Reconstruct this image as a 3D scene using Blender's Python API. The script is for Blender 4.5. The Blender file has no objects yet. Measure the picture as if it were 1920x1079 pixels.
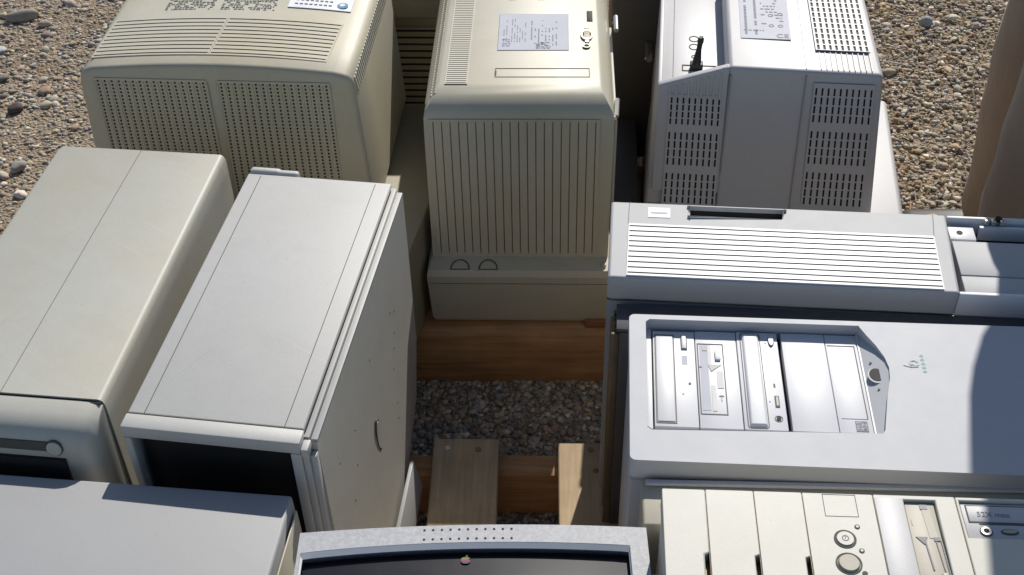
import bpy, bmesh, math, random
from mathutils import Vector, Matrix
from mathutils.geometry import tessellate_polygon
import numpy as np
random.seed(7); rng = np.random.default_rng(11)
R = math.radians
col = bpy.context.scene.collection

# ------------------------------------------------------------ materials
MATS = {}
def nodes(name):
    m = bpy.data.materials.new(name); m.use_nodes = True
    nt = m.node_tree; b = nt.nodes['Principled BSDF']
    return m, nt, b
def plastic(name, c, rough=.5, tint=None, tint_amt=.5, tint_scale=3.0, grain=.05, bump=.15, bscale=900, spec=.5, metallic=0, speck=0.0, scratch=0.0, rvar=.03):
    if name in MATS: return MATS[name]
    m, nt, b = nodes(name); N = nt.nodes.new; L = nt.links.new
    tc = N('ShaderNodeTexCoord')
    mp = N('ShaderNodeMapping'); L(tc.outputs['Object'], mp.inputs[0])
    mp.inputs['Location'].default_value = (random.uniform(-9, 9), random.uniform(-9, 9), 0)
    base = N('ShaderNodeRGB'); base.outputs[0].default_value = (*c, 1); out = base.outputs[0]
    if tint:
        n = N('ShaderNodeTexNoise'); n.inputs['Scale'].default_value = tint_scale; n.inputs['Detail'].default_value = 5; n.inputs['Roughness'].default_value = .55
        L(mp.outputs[0], n.inputs[0])
        cr = N('ShaderNodeValToRGB'); cr.color_ramp.elements[0].position = .4; cr.color_ramp.elements[1].position = .64
        L(n.outputs[0], cr.inputs[0])
        mu = N('ShaderNodeMath'); mu.operation = 'MULTIPLY'; mu.inputs[1].default_value = tint_amt; L(cr.outputs[0], mu.inputs[0])
        mx = N('ShaderNodeMix'); mx.data_type = 'RGBA'; L(mu.outputs[0], mx.inputs[0]); L(out, mx.inputs[6]); mx.inputs[7].default_value = (*tint, 1)
        out = mx.outputs[2]
    g = N('ShaderNodeTexNoise'); g.inputs['Scale'].default_value = 350; g.inputs['Detail'].default_value = 3; L(mp.outputs[0], g.inputs[0])
    g2 = N('ShaderNodeTexNoise'); g2.inputs['Scale'].default_value = 28; g2.inputs['Detail'].default_value = 6; g2.inputs['Roughness'].default_value = .7; L(mp.outputs[0], g2.inputs[0])
    ad = N('ShaderNodeMath'); ad.operation = 'ADD'; L(g.outputs[0], ad.inputs[0]); L(g2.outputs[0], ad.inputs[1])
    mr = N('ShaderNodeMapRange'); mr.inputs[1].default_value = .6; mr.inputs[2].default_value = 1.4; mr.inputs[3].default_value = 1 - grain; mr.inputs[4].default_value = 1 + grain
    L(ad.outputs[0], mr.inputs[0])
    vm = N('ShaderNodeVectorMath'); vm.operation = 'SCALE'; L(out, vm.inputs[0]); L(mr.outputs[0], vm.inputs['Scale']); out = vm.outputs[0]
    if speck > 0:   # small dirt specks
        v = N('ShaderNodeTexVoronoi'); v.inputs['Scale'].default_value = 75; L(mp.outputs[0], v.inputs[0])
        lt = N('ShaderNodeMath'); lt.operation = 'LESS_THAN'; lt.inputs[1].default_value = .055; L(v.outputs['Distance'], lt.inputs[0])
        n3 = N('ShaderNodeTexNoise'); n3.inputs['Scale'].default_value = 21; L(mp.outputs[0], n3.inputs[0])
        gt = N('ShaderNodeMath'); gt.operation = 'GREATER_THAN'; gt.inputs[1].default_value = .6; L(n3.outputs[0], gt.inputs[0])
        m2 = N('ShaderNodeMath'); m2.operation = 'MULTIPLY'; L(lt.outputs[0], m2.inputs[0]); L(gt.outputs[0], m2.inputs[1])
        m3 = N('ShaderNodeMath'); m3.operation = 'MULTIPLY'; m3.inputs[1].default_value = speck; L(m2.outputs[0], m3.inputs[0])
        mx = N('ShaderNodeMix'); mx.data_type = 'RGBA'; L(m3.outputs[0], mx.inputs[0]); L(out, mx.inputs[6]); mx.inputs[7].default_value = (.05, .045, .035, 1); out = mx.outputs[2]
    if scratch > 0:   # long fine scuffs in two directions, and dusty smears
        for ang, sc_, lo_ in ((.5, (2.0, 120, 8), .66), (-1.1, (2.5, 170, 8), .69), (.2, (3, 9, 5), .60)):
            mq = N('ShaderNodeMapping'); mq.inputs['Rotation'].default_value = (0, 0, ang); L(mp.outputs[0], mq.inputs[0])
            mz = N('ShaderNodeMapping'); mz.inputs['Scale'].default_value = sc_; L(mq.outputs[0], mz.inputs[0])
            ns_ = N('ShaderNodeTexNoise'); ns_.inputs['Scale'].default_value = 2.0; ns_.inputs['Detail'].default_value = 3; L(mz.outputs[0], ns_.inputs[0])
            rg = N('ShaderNodeMapRange'); rg.inputs[1].default_value = lo_; rg.inputs[2].default_value = lo_ + .06; rg.inputs[3].default_value = 0; rg.inputs[4].default_value = scratch * (.22 if sc_[1] == 9 else .55); L(ns_.outputs[0], rg.inputs[0])
            mx = N('ShaderNodeMix'); mx.data_type = 'RGBA'; L(rg.outputs[0], mx.inputs[0]); L(out, mx.inputs[6]); mx.inputs[7].default_value = (c[0] * .72, c[1] * .70, c[2] * .66, 1) if sc_[1] != 120 else (min(1, c[0] * 1.25), min(1, c[1] * 1.25), min(1, c[2] * 1.3), 1); out = mx.outputs[2]
    L(out, b.inputs['Base Color'])
    rr = N('ShaderNodeMapRange'); rr.inputs[1].default_value = .3; rr.inputs[2].default_value = .7; rr.inputs[3].default_value = rough - rvar * .5; rr.inputs[4].default_value = rough + rvar
    L(g2.outputs[0], rr.inputs[0]); L(rr.outputs[0], b.inputs['Roughness'])
    b.inputs['Specular IOR Level'].default_value = spec; b.inputs['Metallic'].default_value = metallic
    if bump > 0:
        n = N('ShaderNodeTexNoise'); n.inputs['Scale'].default_value = bscale; n.inputs['Detail'].default_value = 2; L(mp.outputs[0], n.inputs[0])
        bp = N('ShaderNodeBump'); bp.inputs['Strength'].default_value = bump; bp.inputs['Distance'].default_value = .0006; L(n.outputs[0], bp.inputs['Height']); L(bp.outputs[0], b.inputs['Normal'])
    MATS[name] = m; return m
YEL = (.50, .44, .31)
M_white = plastic('white_plastic', (.52, .51, .49), .5, (.48, .46, .41), .35, 4, speck=.5, bump=.3, scratch=0.45)
M_whiteside = plastic('white_side_paint', (.52, .505, .45), .5, (.47, .44, .36), .6, 3, speck=.8, bump=.25, scratch=0.6)
M_beige = plastic('beige_plastic', (.50, .49, .43), .5, (.50, .455, .36), .75, 5, speck=.3, scratch=0.5)
M_beige2 = plastic('aged_beige_plastic', (.53, .495, .395), .48, (.50, .44, .30), .7, 4, grain=.06, speck=.4, scratch=0.5)
M_beige3 = plastic('yellowed_beige_plastic', (.50, .475, .40), .5, (.46, .41, .29), .6, 4, grain=.05, speck=.3)
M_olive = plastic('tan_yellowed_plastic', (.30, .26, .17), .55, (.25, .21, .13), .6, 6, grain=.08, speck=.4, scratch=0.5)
M_grey = plastic('pale_grey_plastic', (.52, .51, .52), .47, (.51, .49, .475), .4, 4, speck=.3, scratch=0.3)
M_lgrey = plastic('light_grey_paint', (.37, .37, .37), .55, (.345, .34, .335), .5, 3, grain=.03, speck=.4, scratch=0.35)
M_bright = plastic('bright_white_plastic', (.72, .72, .74), .45, (.69, .69, .68), .25, 6, speck=.25, grain=.02)
M_lsilver = plastic('light_silver_plastic', (.45, .45, .455), .58, (.45, .445, .435), .2, 5)
M_silver = plastic('silver_grey_plastic', (.47, .475, .50), .54, (.43, .44, .47), .15, 4, grain=.012, speck=.2)
M_cream = plastic('cream_plastic', (.60, .585, .52), .47, (.57, .54, .45), .5, 6, grain=.03, speck=.35)
M_creamd = plastic('dull_beige_plastic', (.42, .39, .31), .5, (.38, .35, .27), .5, 6)
M_speck = plastic('speckled_grey_plastic', (.40, .40, .415), .5, (.50, .50, .51), .8, 260, grain=.12, bump=.3, bscale=900)
M_midgrey = plastic('mid_grey_plastic', (.33, .335, .35), .45, (.3, .3, .31), .5, 5)
M_metal = plastic('galvanised_steel', (.42, .40, .36), .38, (.30, .27, .21), .7, 9, metallic=.75, bump=.1)
M_bronze = plastic('tarnished_steel', (.22, .17, .11), .42, (.12, .09, .06), .7, 12, metallic=.5, bump=.1)
M_dsteel = plastic('dark_steel', (.10, .10, .11), .45, (.06, .06, .07), .6, 9, metallic=.4)
M_dark = plastic('dark_void', (.012, .011, .010), .7, grain=.2, bump=0)
M_seam = plastic('seam_shadow', (.10, .095, .08), .8, grain=.1, bump=0)
M_seaml = plastic('shallow_seam', (.19, .18, .16), .8, grain=.1, bump=0)
M_black = plastic('black_gloss_plastic', (.010, .011, .016), .32, spec=.25, grain=.1, bump=.05)
M_cable = plastic('black_rubber', (.02, .02, .02), .5, bump=.1)
M_chrome = plastic('bright_screw_metal', (.7, .68, .62), .3, metallic=1, bump=0)
M_brass = plastic('socket_metal', (.35, .32, .27), .4, metallic=.8)
M_label = plastic('label_paper', (.46, .47, .54), .6, (.42, .43, .48), .5, 30, grain=.05, bump=0)
M_sticker = plastic('white_sticker', (.80, .81, .83), .5, (.6, .62, .66), .4, 30, bump=0)
M_ink = plastic('faded_ink', (.25, .25, .29), .7, bump=0)
M_rib = plastic('rib_groove', (.17, .15, .10), .7, bump=0)
M_print = plastic('grey_print', (.27, .26, .24), .7, bump=0)
M_blue = plastic('blue_print', (.10, .28, .42), .6, bump=0)
M_green = plastic('green_print', (.38, .60, .50), .6, bump=0)
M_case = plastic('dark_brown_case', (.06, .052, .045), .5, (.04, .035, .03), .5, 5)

def wood(name, c1, c2, along='Y', rough=.75):
    m, nt, b = nodes(name); N = nt.nodes.new; L = nt.links.new
    tc = N('ShaderNodeTexCoord'); mp = N('ShaderNodeMapping'); L(tc.outputs['Object'], mp.inputs[0])
    mp.inputs['Scale'].default_value = (40, 2.5, 40) if along == 'Y' else (2.5, 40, 40)
    n = N('ShaderNodeTexNoise'); n.inputs['Scale'].default_value = 2.2; n.inputs['Detail'].default_value = 8; n.inputs['Roughness'].default_value = .65; n.inputs['Distortion'].default_value = .6
    L(mp.outputs[0], n.inputs[0])
    cr = N('ShaderNodeValToRGB'); cr.color_ramp.elements[0].position = .33; cr.color_ramp.elements[1].position = .68
    cr.color_ramp.elements[0].color = (*c2, 1); cr.color_ramp.elements[1].color = (*c1, 1); L(n.outputs[0], cr.inputs[0])
    k = N('ShaderNodeTexNoise'); k.inputs['Scale'].default_value = 14; k.inputs['Detail'].default_value = 4; L(tc.outputs['Object'], k.inputs[0])
    mr = N('ShaderNodeMapRange'); mr.inputs[1].default_value = .3; mr.inputs[2].default_value = .7; mr.inputs[3].default_value = .8; mr.inputs[4].default_value = 1.12; L(k.outputs[0], mr.inputs[0])
    vm = N('ShaderNodeVectorMath'); vm.operation = 'SCALE'; L(cr.outputs[0], vm.inputs[0]); L(mr.outputs[0], vm.inputs['Scale'])
    vk = N('ShaderNodeTexVoronoi'); vk.inputs['Scale'].default_value = 11; L(tc.outputs['Object'], vk.inputs[0])
    kr = N('ShaderNodeMapRange'); kr.inputs[1].default_value = .05; kr.inputs[2].default_value = .11; kr.inputs[3].default_value = .65; kr.inputs[4].default_value = 0; L(vk.outputs['Distance'], kr.inputs[0])
    kx = N('ShaderNodeMix'); kx.data_type = 'RGBA'; L(kr.outputs[0], kx.inputs[0]); L(vm.outputs[0], kx.inputs[6]); kx.inputs[7].default_value = (c2[0] * .4, c2[1] * .35, c2[2] * .3, 1)
    L(kx.outputs[2], b.inputs['Base Color']); b.inputs['Roughness'].default_value = rough
    bp = N('ShaderNodeBump'); bp.inputs['Strength'].default_value = .5; bp.inputs['Distance'].default_value = .001; L(n.outputs[0], bp.inputs['Height']); L(bp.outputs[0], b.inputs['Normal'])
    return m
M_wood = wood('pale_pine', (.56, .41, .25), (.40, .28, .16), 'Y')
M_woodx = wood('brown_pine_beam', (.62, .34, .15), (.38, .18, .07), 'X')
M_woodr = wood('red_brown_block', (.36, .15, .06), (.25, .09, .04), 'X')

# ------------------------------------------------------------ mesh helpers
def quad(bm, a, b, c, d, mi=0):
    f = bm.faces.new([bm.verts.new(p) for p in (a, b, c, d)]); f.material_index = mi; return f
def rings(bm, rs, cap0=True, cap1=True, mi=0):
    vs = [[bm.verts.new(p) for p in r] for r in rs]; n = len(vs[0]); fs = []
    for i in range(len(vs) - 1):
        for k in range(n):
            fs.append(bm.faces.new((vs[i][k], vs[i][(k + 1) % n], vs[i + 1][(k + 1) % n], vs[i + 1][k])))
    if cap0: fs.append(bm.faces.new(list(reversed(vs[0]))))
    if cap1: fs.append(bm.faces.new(vs[-1]))
    for f in fs: f.material_index = mi
    return fs
def hexa(bm, p, bev=0, seg=2, mi=0):
    """p: 4 bottom points then 4 top points, counter-clockwise."""
    t = bmesh.new(); v = [t.verts.new(q) for q in p]
    for f in ((3, 2, 1, 0), (4, 5, 6, 7), (0, 1, 5, 4), (1, 2, 6, 5), (2, 3, 7, 6), (3, 0, 4, 7)): t.faces.new([v[i] for i in f])
    bmesh.ops.recalc_face_normals(t, faces=t.faces)
    if bev: bmesh.ops.bevel(t, geom=list(t.edges), offset=bev, segments=seg, affect='EDGES', profile=.5)
    merge(bm, t, mi)
def merge(bm, t, mi):
    mp = {}
    for v in t.verts: mp[v] = bm.verts.new(v.co)
    for f in t.faces:
        g = bm.faces.new([mp[v] for v in f.verts]); g.material_index = mi
    t.free()
def box(bm, x0, x1, y0, y1, z0, z1, bev=0, seg=2, mi=0):
    hexa(bm, [(x0, y0, z0), (x1, y0, z0), (x1, y1, z0), (x0, y1, z0), (x0, y0, z1), (x1, y0, z1), (x1, y1, z1), (x0, y1, z1)], bev, seg, mi)
def cyl(bm, c, ax, r, h, n=20, mi=0, r2=None, sq=1):
    """disc/cylinder centred at c, pointing along ax, radius r (squashed along v by sq)."""
    ax = Vector(ax).normalized(); u = ax.orthogonal().normalized()
    if abs(ax.z) > .9: u = Vector((1, 0, 0))
    elif abs(ax.x) > .9: u = Vector((0, 1, 0))
    else: u = Vector((1, 0, 0))
    v = ax.cross(u); r2 = r if r2 is None else r2; c = Vector(c)
    ra = [c + u * (r * math.cos(2 * math.pi * k / n)) + v * (r * sq * math.sin(2 * math.pi * k / n)) for k in range(n)]
    rb = [c + ax * h + u * (r2 * math.cos(2 * math.pi * k / n)) + v * (r2 * sq * math.sin(2 * math.pi * k / n)) for k in range(n)]
    rings(bm, [ra, rb], mi=mi)
def ringdisc(bm, c, r0, r1, h, n=28, mi=0, sq=1):
    c = Vector(c)
    P = lambda r, z: [c + Vector((r * math.cos(2 * math.pi * k / n), r * sq * math.sin(2 * math.pi * k / n), z)) for k in range(n)]
    rings(bm, [P(r1, 0), P(r1, h), P(r0, h), P(r0, 0)], False, False, mi)
def plate(bm, outer, holes, z1, z0, mi=0):
    """flat plate z0..z1 with holes; outer/holes: lists of (x, y)."""
    loops = [outer] + holes
    tess = tessellate_polygon([[Vector((x, y, 0)) for x, y in l] for l in loops]); flat = [p for l in loops for p in l]
    top = [bm.verts.new((x, y, z1)) for x, y in flat]; bot = [bm.verts.new((x, y, z0)) for x, y in flat]
    for t in tess:
        a, b, c = [Vector((*flat[i], 0)) for i in t]
        t = t if (b - a).cross(c - a).z > 0 else t[::-1]
        bm.faces.new([top[i] for i in t]).material_index = mi; bm.faces.new([bot[i] for i in reversed(t)]).material_index = mi
    o = 0
    for l in loops:
        n = len(l)
        for k in range(n):
            a, b = o + k, o + (k + 1) % n
            bm.faces.new((bot[a], bot[b], top[b], top[a])).material_index = mi
        o += n
def rrect(x0, x1, y0, y1, r, n=4):
    P = []
    for cx, cy, a in ((x1 - r, y0 + r, -90), (x1 - r, y1 - r, 0), (x0 + r, y1 - r, 90), (x0 + r, y0 + r, 180)):
        for k in range(n + 1):
            t = R(a + 90 * k / n); P.append((cx + r * math.cos(t), cy + r * math.sin(t)))
    return P
def perf(bm, P00, P10, P11, P01, us, vs, hole, depth, mi=0, mb=1, fn=None, thick=0.0):
    """sheet over a quad patch; cells with hole(i, j) become openings with walls down to a dark backing."""
    P00, P10, P11, P01 = map(Vector, (P00, P10, P11, P01))
    nrm = (P10 - P00).cross(P01 - P00).normalized()
    def pt(u, v, d):
        p = (P00 * (1 - u) + P10 * u) * (1 - v) + (P01 * (1 - u) + P11 * u) * v
        if fn: p = p + fn(u, v)
        return p - nrm * d
    V = {}
    def vt(i, j, d):
        k = (i, j, d)
        if k not in V: V[k] = bm.verts.new(pt(us[i], vs[j], depth if d else 0))
        return V[k]
    nu, nv = len(us) - 1, len(vs) - 1; H = lambda i, j: 0 <= i < nu and 0 <= j < nv and hole(i, j)
    for i in range(nu):
        for j in range(nv):
            if not H(i, j): bm.faces.new((vt(i, j, 0), vt(i + 1, j, 0), vt(i + 1, j + 1, 0), vt(i, j + 1, 0))).material_index = mi
            else:
                bm.faces.new((vt(i, j, 1), vt(i + 1, j, 1), vt(i + 1, j + 1, 1), vt(i, j + 1, 1))).material_index = mb
                for (a, b, di, dj) in (((i, j), (i + 1, j), 0, -1), ((i + 1, j), (i + 1, j + 1), 1, 0), ((i + 1, j + 1), (i, j + 1), 0, 1), ((i, j + 1), (i, j), -1, 0)):
                    if not H(i + di, j + dj): bm.faces.new((vt(*a, 0), vt(*b, 0), vt(*b, 1), vt(*a, 1))).material_index = mb
    # rim
    for i in range(nu):
        for j, fl in ((0, 1), (nv, 0)):
            bm.faces.new((vt(i, j, 1), vt(i + 1, j, 1), vt(i + 1, j, 0), vt(i, j, 0))[::1 if fl else -1]).material_index = mi
    for j in range(nv):
        for i, fl in ((0, 0), (nu, 1)):
            bm.faces.new((vt(i, j, 1), vt(i, j + 1, 1), vt(i, j + 1, 0), vt(i, j, 0))[::1 if fl else -1]).material_index = mi
def breaks(n, frac, m0=.0, m1=.0):
    """n open cells separated by solid ones: returns list of break positions 0..1, open cells are the odd ones."""
    L = [0.0]; p = (1 - m0 - m1) / n
    for k in range(n):
        a = m0 + p * (k + .5 - frac / 2); L += [a, a + p * frac]
    L.append(1.0); return L
def tube(bm, pts, r, n=8, mi=0):
    pts = [Vector(p) for p in pts]; rs = []
    for i, p in enumerate(pts):
        d = (pts[min(i + 1, len(pts) - 1)] - pts[max(i - 1, 0)]).normalized(); u = d.orthogonal().normalized(); v = d.cross(u)
        rr = r[i] if isinstance(r, (list, tuple)) else r
        rs.append([p + (u * math.cos(2 * math.pi * k / n) + v * math.sin(2 * math.pi * k / n)) * rr for k in range(n)])
    rings(bm, rs, mi=mi)
def outline(bm, x0, x1, y0, y1, z, w=.0009, mi=0, h=.0003):
    for a in ((x0, x1, y0, y0 + w), (x0, x1, y1 - w, y1), (x0, x0 + w, y0 + w, y1 - w), (x1 - w, x1, y0 + w, y1 - w)): box(bm, *a, z - .001, z + h, mi=mi)
def line(bm, a, b, w, z, mi=0, h=.0003):
    a = Vector((*a, 0)); b = Vector((*b, 0)); d = (b - a).normalized(); s = Vector((-d.y, d.x, 0)) * w / 2
    q = [a - s, b - s, b + s, a + s]
    hexa(bm, [(p.x, p.y, z - .001) for p in q] + [(p.x, p.y, z + h) for p in q], mi=mi)
def print_lines(bm, x0, x1, y0, y1, z, rows, h=.4, vert=False, mi=0, fill=.8, seed=1):
    """rows of tiny illegible print."""
    rr = random.Random(seed)
    if vert: x0, x1, y0, y1 = y0, y1, x0, x1
    ph = (y1 - y0) / rows
    for r in range(rows):
        x = x0; y = y0 + ph * (r + .5)
        if rr.random() > .9: continue
        end = x0 + (x1 - x0) * rr.uniform(.55, 1)
        while x < end:
            w = rr.uniform(.002, .008)
            if rr.random() < fill:
                q = (x, min(x + w, end), y - ph * h / 2, y + ph * h / 2)
                if vert: q = (q[2], q[3], q[0], q[1])
                box(bm, *q, z - .0002, z + .00025, mi=mi)
            x += w + .0018

# ------------------------------------------------------------ object helpers
def thing(name, label, cat, x, y, z, yaw=0, group=None):
    o = bpy.data.objects.new(name, None); col.objects.link(o); o.empty_display_size = .05
    o.location = (x, y, z); o.rotation_euler = (0, 0, R(yaw)); o['label'] = label; o['category'] = cat
    if group: o['group'] = group
    return o
SPLIT = {'bay_frame', 'side_clip', 'screw_hole', 'mark', 'side_trim', 'finger_catch', 'latch_hole', 'connector', 'connector_pin', 'indicator_light', 'port_ring', 'bent_tab', 'eye', 'torn_label', 'drive_cover', 'rear_lip', 'side_channel', 'groove'}
def islands(bm):
    bm.verts.ensure_lookup_table(); seen = set(); out = []
    for v in bm.verts:
        if v in seen: continue
        st, comp = [v], {v}
        while st:
            a = st.pop()
            for e in a.link_edges:
                b_ = e.other_vert(a)
                if b_ not in comp: comp.add(b_); st.append(b_)
        seen |= comp; out.append(comp)
    res = []
    for comp in out:
        t_ = bmesh.new(); mp = {v: t_.verts.new(v.co) for v in comp}
        for f in {f for v in comp for f in v.link_faces}:
            g_ = t_.faces.new([mp[v] for v in f.verts]); g_.material_index = f.material_index
        res.append(t_)
    bm.free(); return res
def obj(name, bm, mats, parent=None, smooth=35, label=None, recalc=False, split=None):
    """parts are written with world heights; the base height of the thing is taken off here."""
    if split is None and name in SPLIT:
        for b_ in islands(bm): o = obj(name, b_, mats, parent, smooth, label, recalc, False)
        return o
    if recalc: bmesh.ops.recalc_face_normals(bm, faces=bm.faces)
    me = bpy.data.meshes.new(name); bm.to_mesh(me); bm.free()
    if not isinstance(mats, (list, tuple)): mats = [mats]
    for m in mats: me.materials.append(m)
    top = parent
    while top is not None and top.parent is not None: top = top.parent
    if top is not None: me.transform(Matrix.Translation((0, 0, -top.location.z)))
    if smooth:
        me.shade_smooth(); me.set_sharp_from_angle(angle=R(smooth))
    o = bpy.data.objects.new(name, me); col.objects.link(o); o.parent = parent
    if label: o['label'] = label
    return o
B = bmesh.new
def text(name, s, size, x, y, z, rot, mat, parent):
    cu = bpy.data.curves.new(name, 'FONT'); cu.body = s; cu.size = size; cu.extrude = .0002; cu.materials.append(mat)
    o = bpy.data.objects.new(name, cu); col.objects.link(o)
    dg = bpy.context.evaluated_depsgraph_get(); dg.update(); me = bpy.data.meshes.new_from_object(o.evaluated_get(dg))
    bpy.data.objects.remove(o); o = bpy.data.objects.new(name, me); col.objects.link(o); o.parent = parent
    top = parent
    while top.parent is not None: top = top.parent
    o.location = (x, y, z - top.location.z); o.rotation_euler = (0, 0, rot); return o

# ============================================================ WHITE TOWER (left centre)
t = thing('computer_tower', 'off-white computer tower standing upright with a black open front, right of the cream-beige tower', 'computer tower', -.426, .937, .11, -9)
bm = B()
# shell: left wall, back, bottom, right wall (its cover bowed out), top
box(bm, 0, .006, 0, .455, .11, .512, .002)
box(bm, .006, .205, .447, .455, .11, .512, .001)
box(bm, .006, .205, 0, .447, .11, .118)
box(bm, .006, .012, .003, .44, .118, .4, mi=1); box(bm, .19, .196, .003, .44, .118, .49, mi=1)
box(bm, .012, .19, .0045, .0085, .118, .502, mi=1)
obj('shell', bm, [M_white, M_dark], t)
bm = B(); box(bm, .0005, .1995, .009, .455, .5122, .520, .0025, 3); obj('top_cover', bm, M_white, t)
bm = B()
box(bm, .0195, .0203, .009, .45, .519, .5203); box(bm, .1778, .1786, .009, .45, .519, .5203); box(bm, .0008, .199, .0086, .0096, .519, .5203)
obj('seam', bm, M_seam, t)
bm = B()   # side cover with bowed lower corner
TF, TB, A_, Bp, BF, C_ = (.214, .004, .507), (.214, .452, .507), (.2145, .452, .24), (.237, .19, .112), (.222, .004, .112), (.206, .452, .112)
inn = lambda p: (.2, p[1], p[2])
v = {k: bm.verts.new(q) for k, q in dict(TF=TF, TB=TB, A=A_, B=Bp, BF=BF, C=C_, tf=inn(TF), tb=inn(TB), a=inn(A_), b=inn(Bp), bf=inn(BF), c=inn(C_)).items()}
for f in (('TF', 'BF', 'B'), ('TF', 'B', 'A'), ('TF', 'A', 'TB'), ('B', 'C', 'A'), ('tf', 'TF', 'TB', 'tb'), ('TF', 'tf', 'bf', 'BF'), ('TB', 'A', 'a', 'tb'), ('A', 'C', 'c', 'a'), ('BF', 'bf', 'b', 'B'), ('B', 'b', 'c', 'C')): bm.faces.new([v[i] for i in f])
sp = obj('side_panel', bm, M_whiteside, t, smooth=12, recalc=True)
bm = B(); box(bm, .2002, .2065, .004, .452, .503, .5142, .001); box(bm, .2068, .2145, .006, .45, .5065, .5095, .0008)
obj('top_rail', bm, M_white, t)
def side_x(y, z):
    for a, b_, c in ((TF, BF, Bp), (TF, Bp, A_), (TF, A_, TB), (Bp, C_, A_)):
        d = (b_[2] - c[2]) * (a[1] - c[1]) + (c[1] - b_[1]) * (a[2] - c[2])
        u = ((b_[2] - c[2]) * (y - c[1]) + (c[1] - b_[1]) * (z - c[2])) / d; v_ = ((c[2] - a[2]) * (y - c[1]) + (a[1] - c[1]) * (z - c[2])) / d
        if u >= -.001 and v_ >= -.001 and u + v_ <= 1.001: return a[0] * u + b_[0] * v_ + c[0] * (1 - u - v_)
    return .22
bm = B()   # oval emboss + dents
cyl(bm, (side_x(.195, .31) - .001, .195, .31), (1, .03, .03), .0092, .0034, 28, sq=2.6)
obj('oval_badge', bm, M_whiteside, sp)
bm = B(); cyl(bm, (side_x(.195, .31) - .001, .195, .31), (1, .03, .03), .0106, .0028, 28, sq=2.6)
for (y, z) in ((.33, .40), (.35, .385), (.34, .355), (.33, .335), (.315, .31), (.30, .26), (.29, .24), (.12, .40), (.1, .36), (.07, .33), (.22, .42), (.05, .42)):
    cyl(bm, (side_x(y, z) - .001, y, z), (1, 0, 0), .0013, .0015, 8)
obj('mark', bm, M_seam, sp)
bm = B()   # front bezel frame
for a in ((.0, .2005, -.012, .0085, .503, .5205), (.0, .009, -.012, 0, .11, .5025), (.188, .2, -.012, 0, .11, .5025), (.009, .188, -.012, 0, .11, .14)): box(bm, *a, .0018)
box(bm, .2003, .2075, -.010, .003, .11, .500, .0015); box(bm, .2078, .2145, -.006, .003, .11, .495, .001)
box(bm, .2007, .2085, -.013, .003, .5008, .512, .001)
obj('front_bezel', bm, M_white, t)
bm = B(); box(bm, .0015, .045, .455, .468, .48, .5235, .005, 3); box(bm, .018, .07, .4552, .466, .505, .5225, .004, 3)
obj('rear_lip', bm, M_white, t)

# ============================================================ BEIGE TOWER (far left)
t = thing('computer_tower', 'cream-beige computer tower standing at the left edge with a lengthwise seam on its plain top', 'computer tower', -.456, .964, .11, -7.5)
bm = B()
prof = [(.004, .11), (.002, .49), (.0015, .512), (-.0005, .517), (-.003, .5192), (-.0065, .52)]
def section(y): return [(a, y, b) for a, b in prof] + [(-.232, y, .52), (-.24, y, .514), (-.24, y, .11)]
rings(bm, [section(.002), section(.47)])
obj('shell', bm, M_beige, t, smooth=50, recalc=True)
bm = B(); box(bm, -.1185, -.1177, .001, .4695, .519, .5203)
obj('seam', bm, M_seaml, t)
bm = B(); box(bm, -.239, -.001, -.002, .0015, .11, .518); obj('dark_gap', bm, M_dark, t)
bm = B()   # bezel: rounded nose
pf = [(-.0015, .11), (-.0015, .5185), (-.020, .518), (-.034, .5135), (-.043, .506), (-.0475, .496), (-.050, .481)]
def nose(x, ins):  # profile ring at given x; ins pulls the nose back
    return [(x, y if i < 2 else y + ins * min(1, (i - 1) / 2), z - (ins * .6 if i > 1 else (ins * .3 if i == 1 else 0))) for i, (y, z) in enumerate(pf + [(-.051, .46), (-.053, .11)])]
rings(bm, [nose(-.24, .010), nose(-.232, .002), nose(-.226, 0), nose(-.024, 0), nose(-.014, .0015), nose(-.006, .005), nose(.001, .011)])
bz = obj('front_bezel', bm, M_beige, t, smooth=50, recalc=True)
bm = B()
box(bm, -.2, -.032, -.0545, -.046, .12, .478, .001)
obj('drive_opening', bm, M_dark, t)
bm = B(); hexa(bm, [(-.2, -.0500, .487), (-.04, -.0500, .487), (-.04, -.03, .487), (-.2, -.03, .487), (-.2, -.0478, .499), (-.04, -.0478, .499), (-.04, -.03, .499), (-.2, -.03, .499)])
obj('handle_groove', bm, M_seam, bz)
bm = B(); cyl(bm, (-.042, -.0482, .492), (0, -1, .25), .0085, .003, 26); obj('lock', bm, M_beige, bz)
bm = B(); cyl(bm, (-.042, -.0475, .492), (0, -1, .25), .0098, .0028, 26); obj('lock_ring', bm, M_seam, bz)

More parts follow.
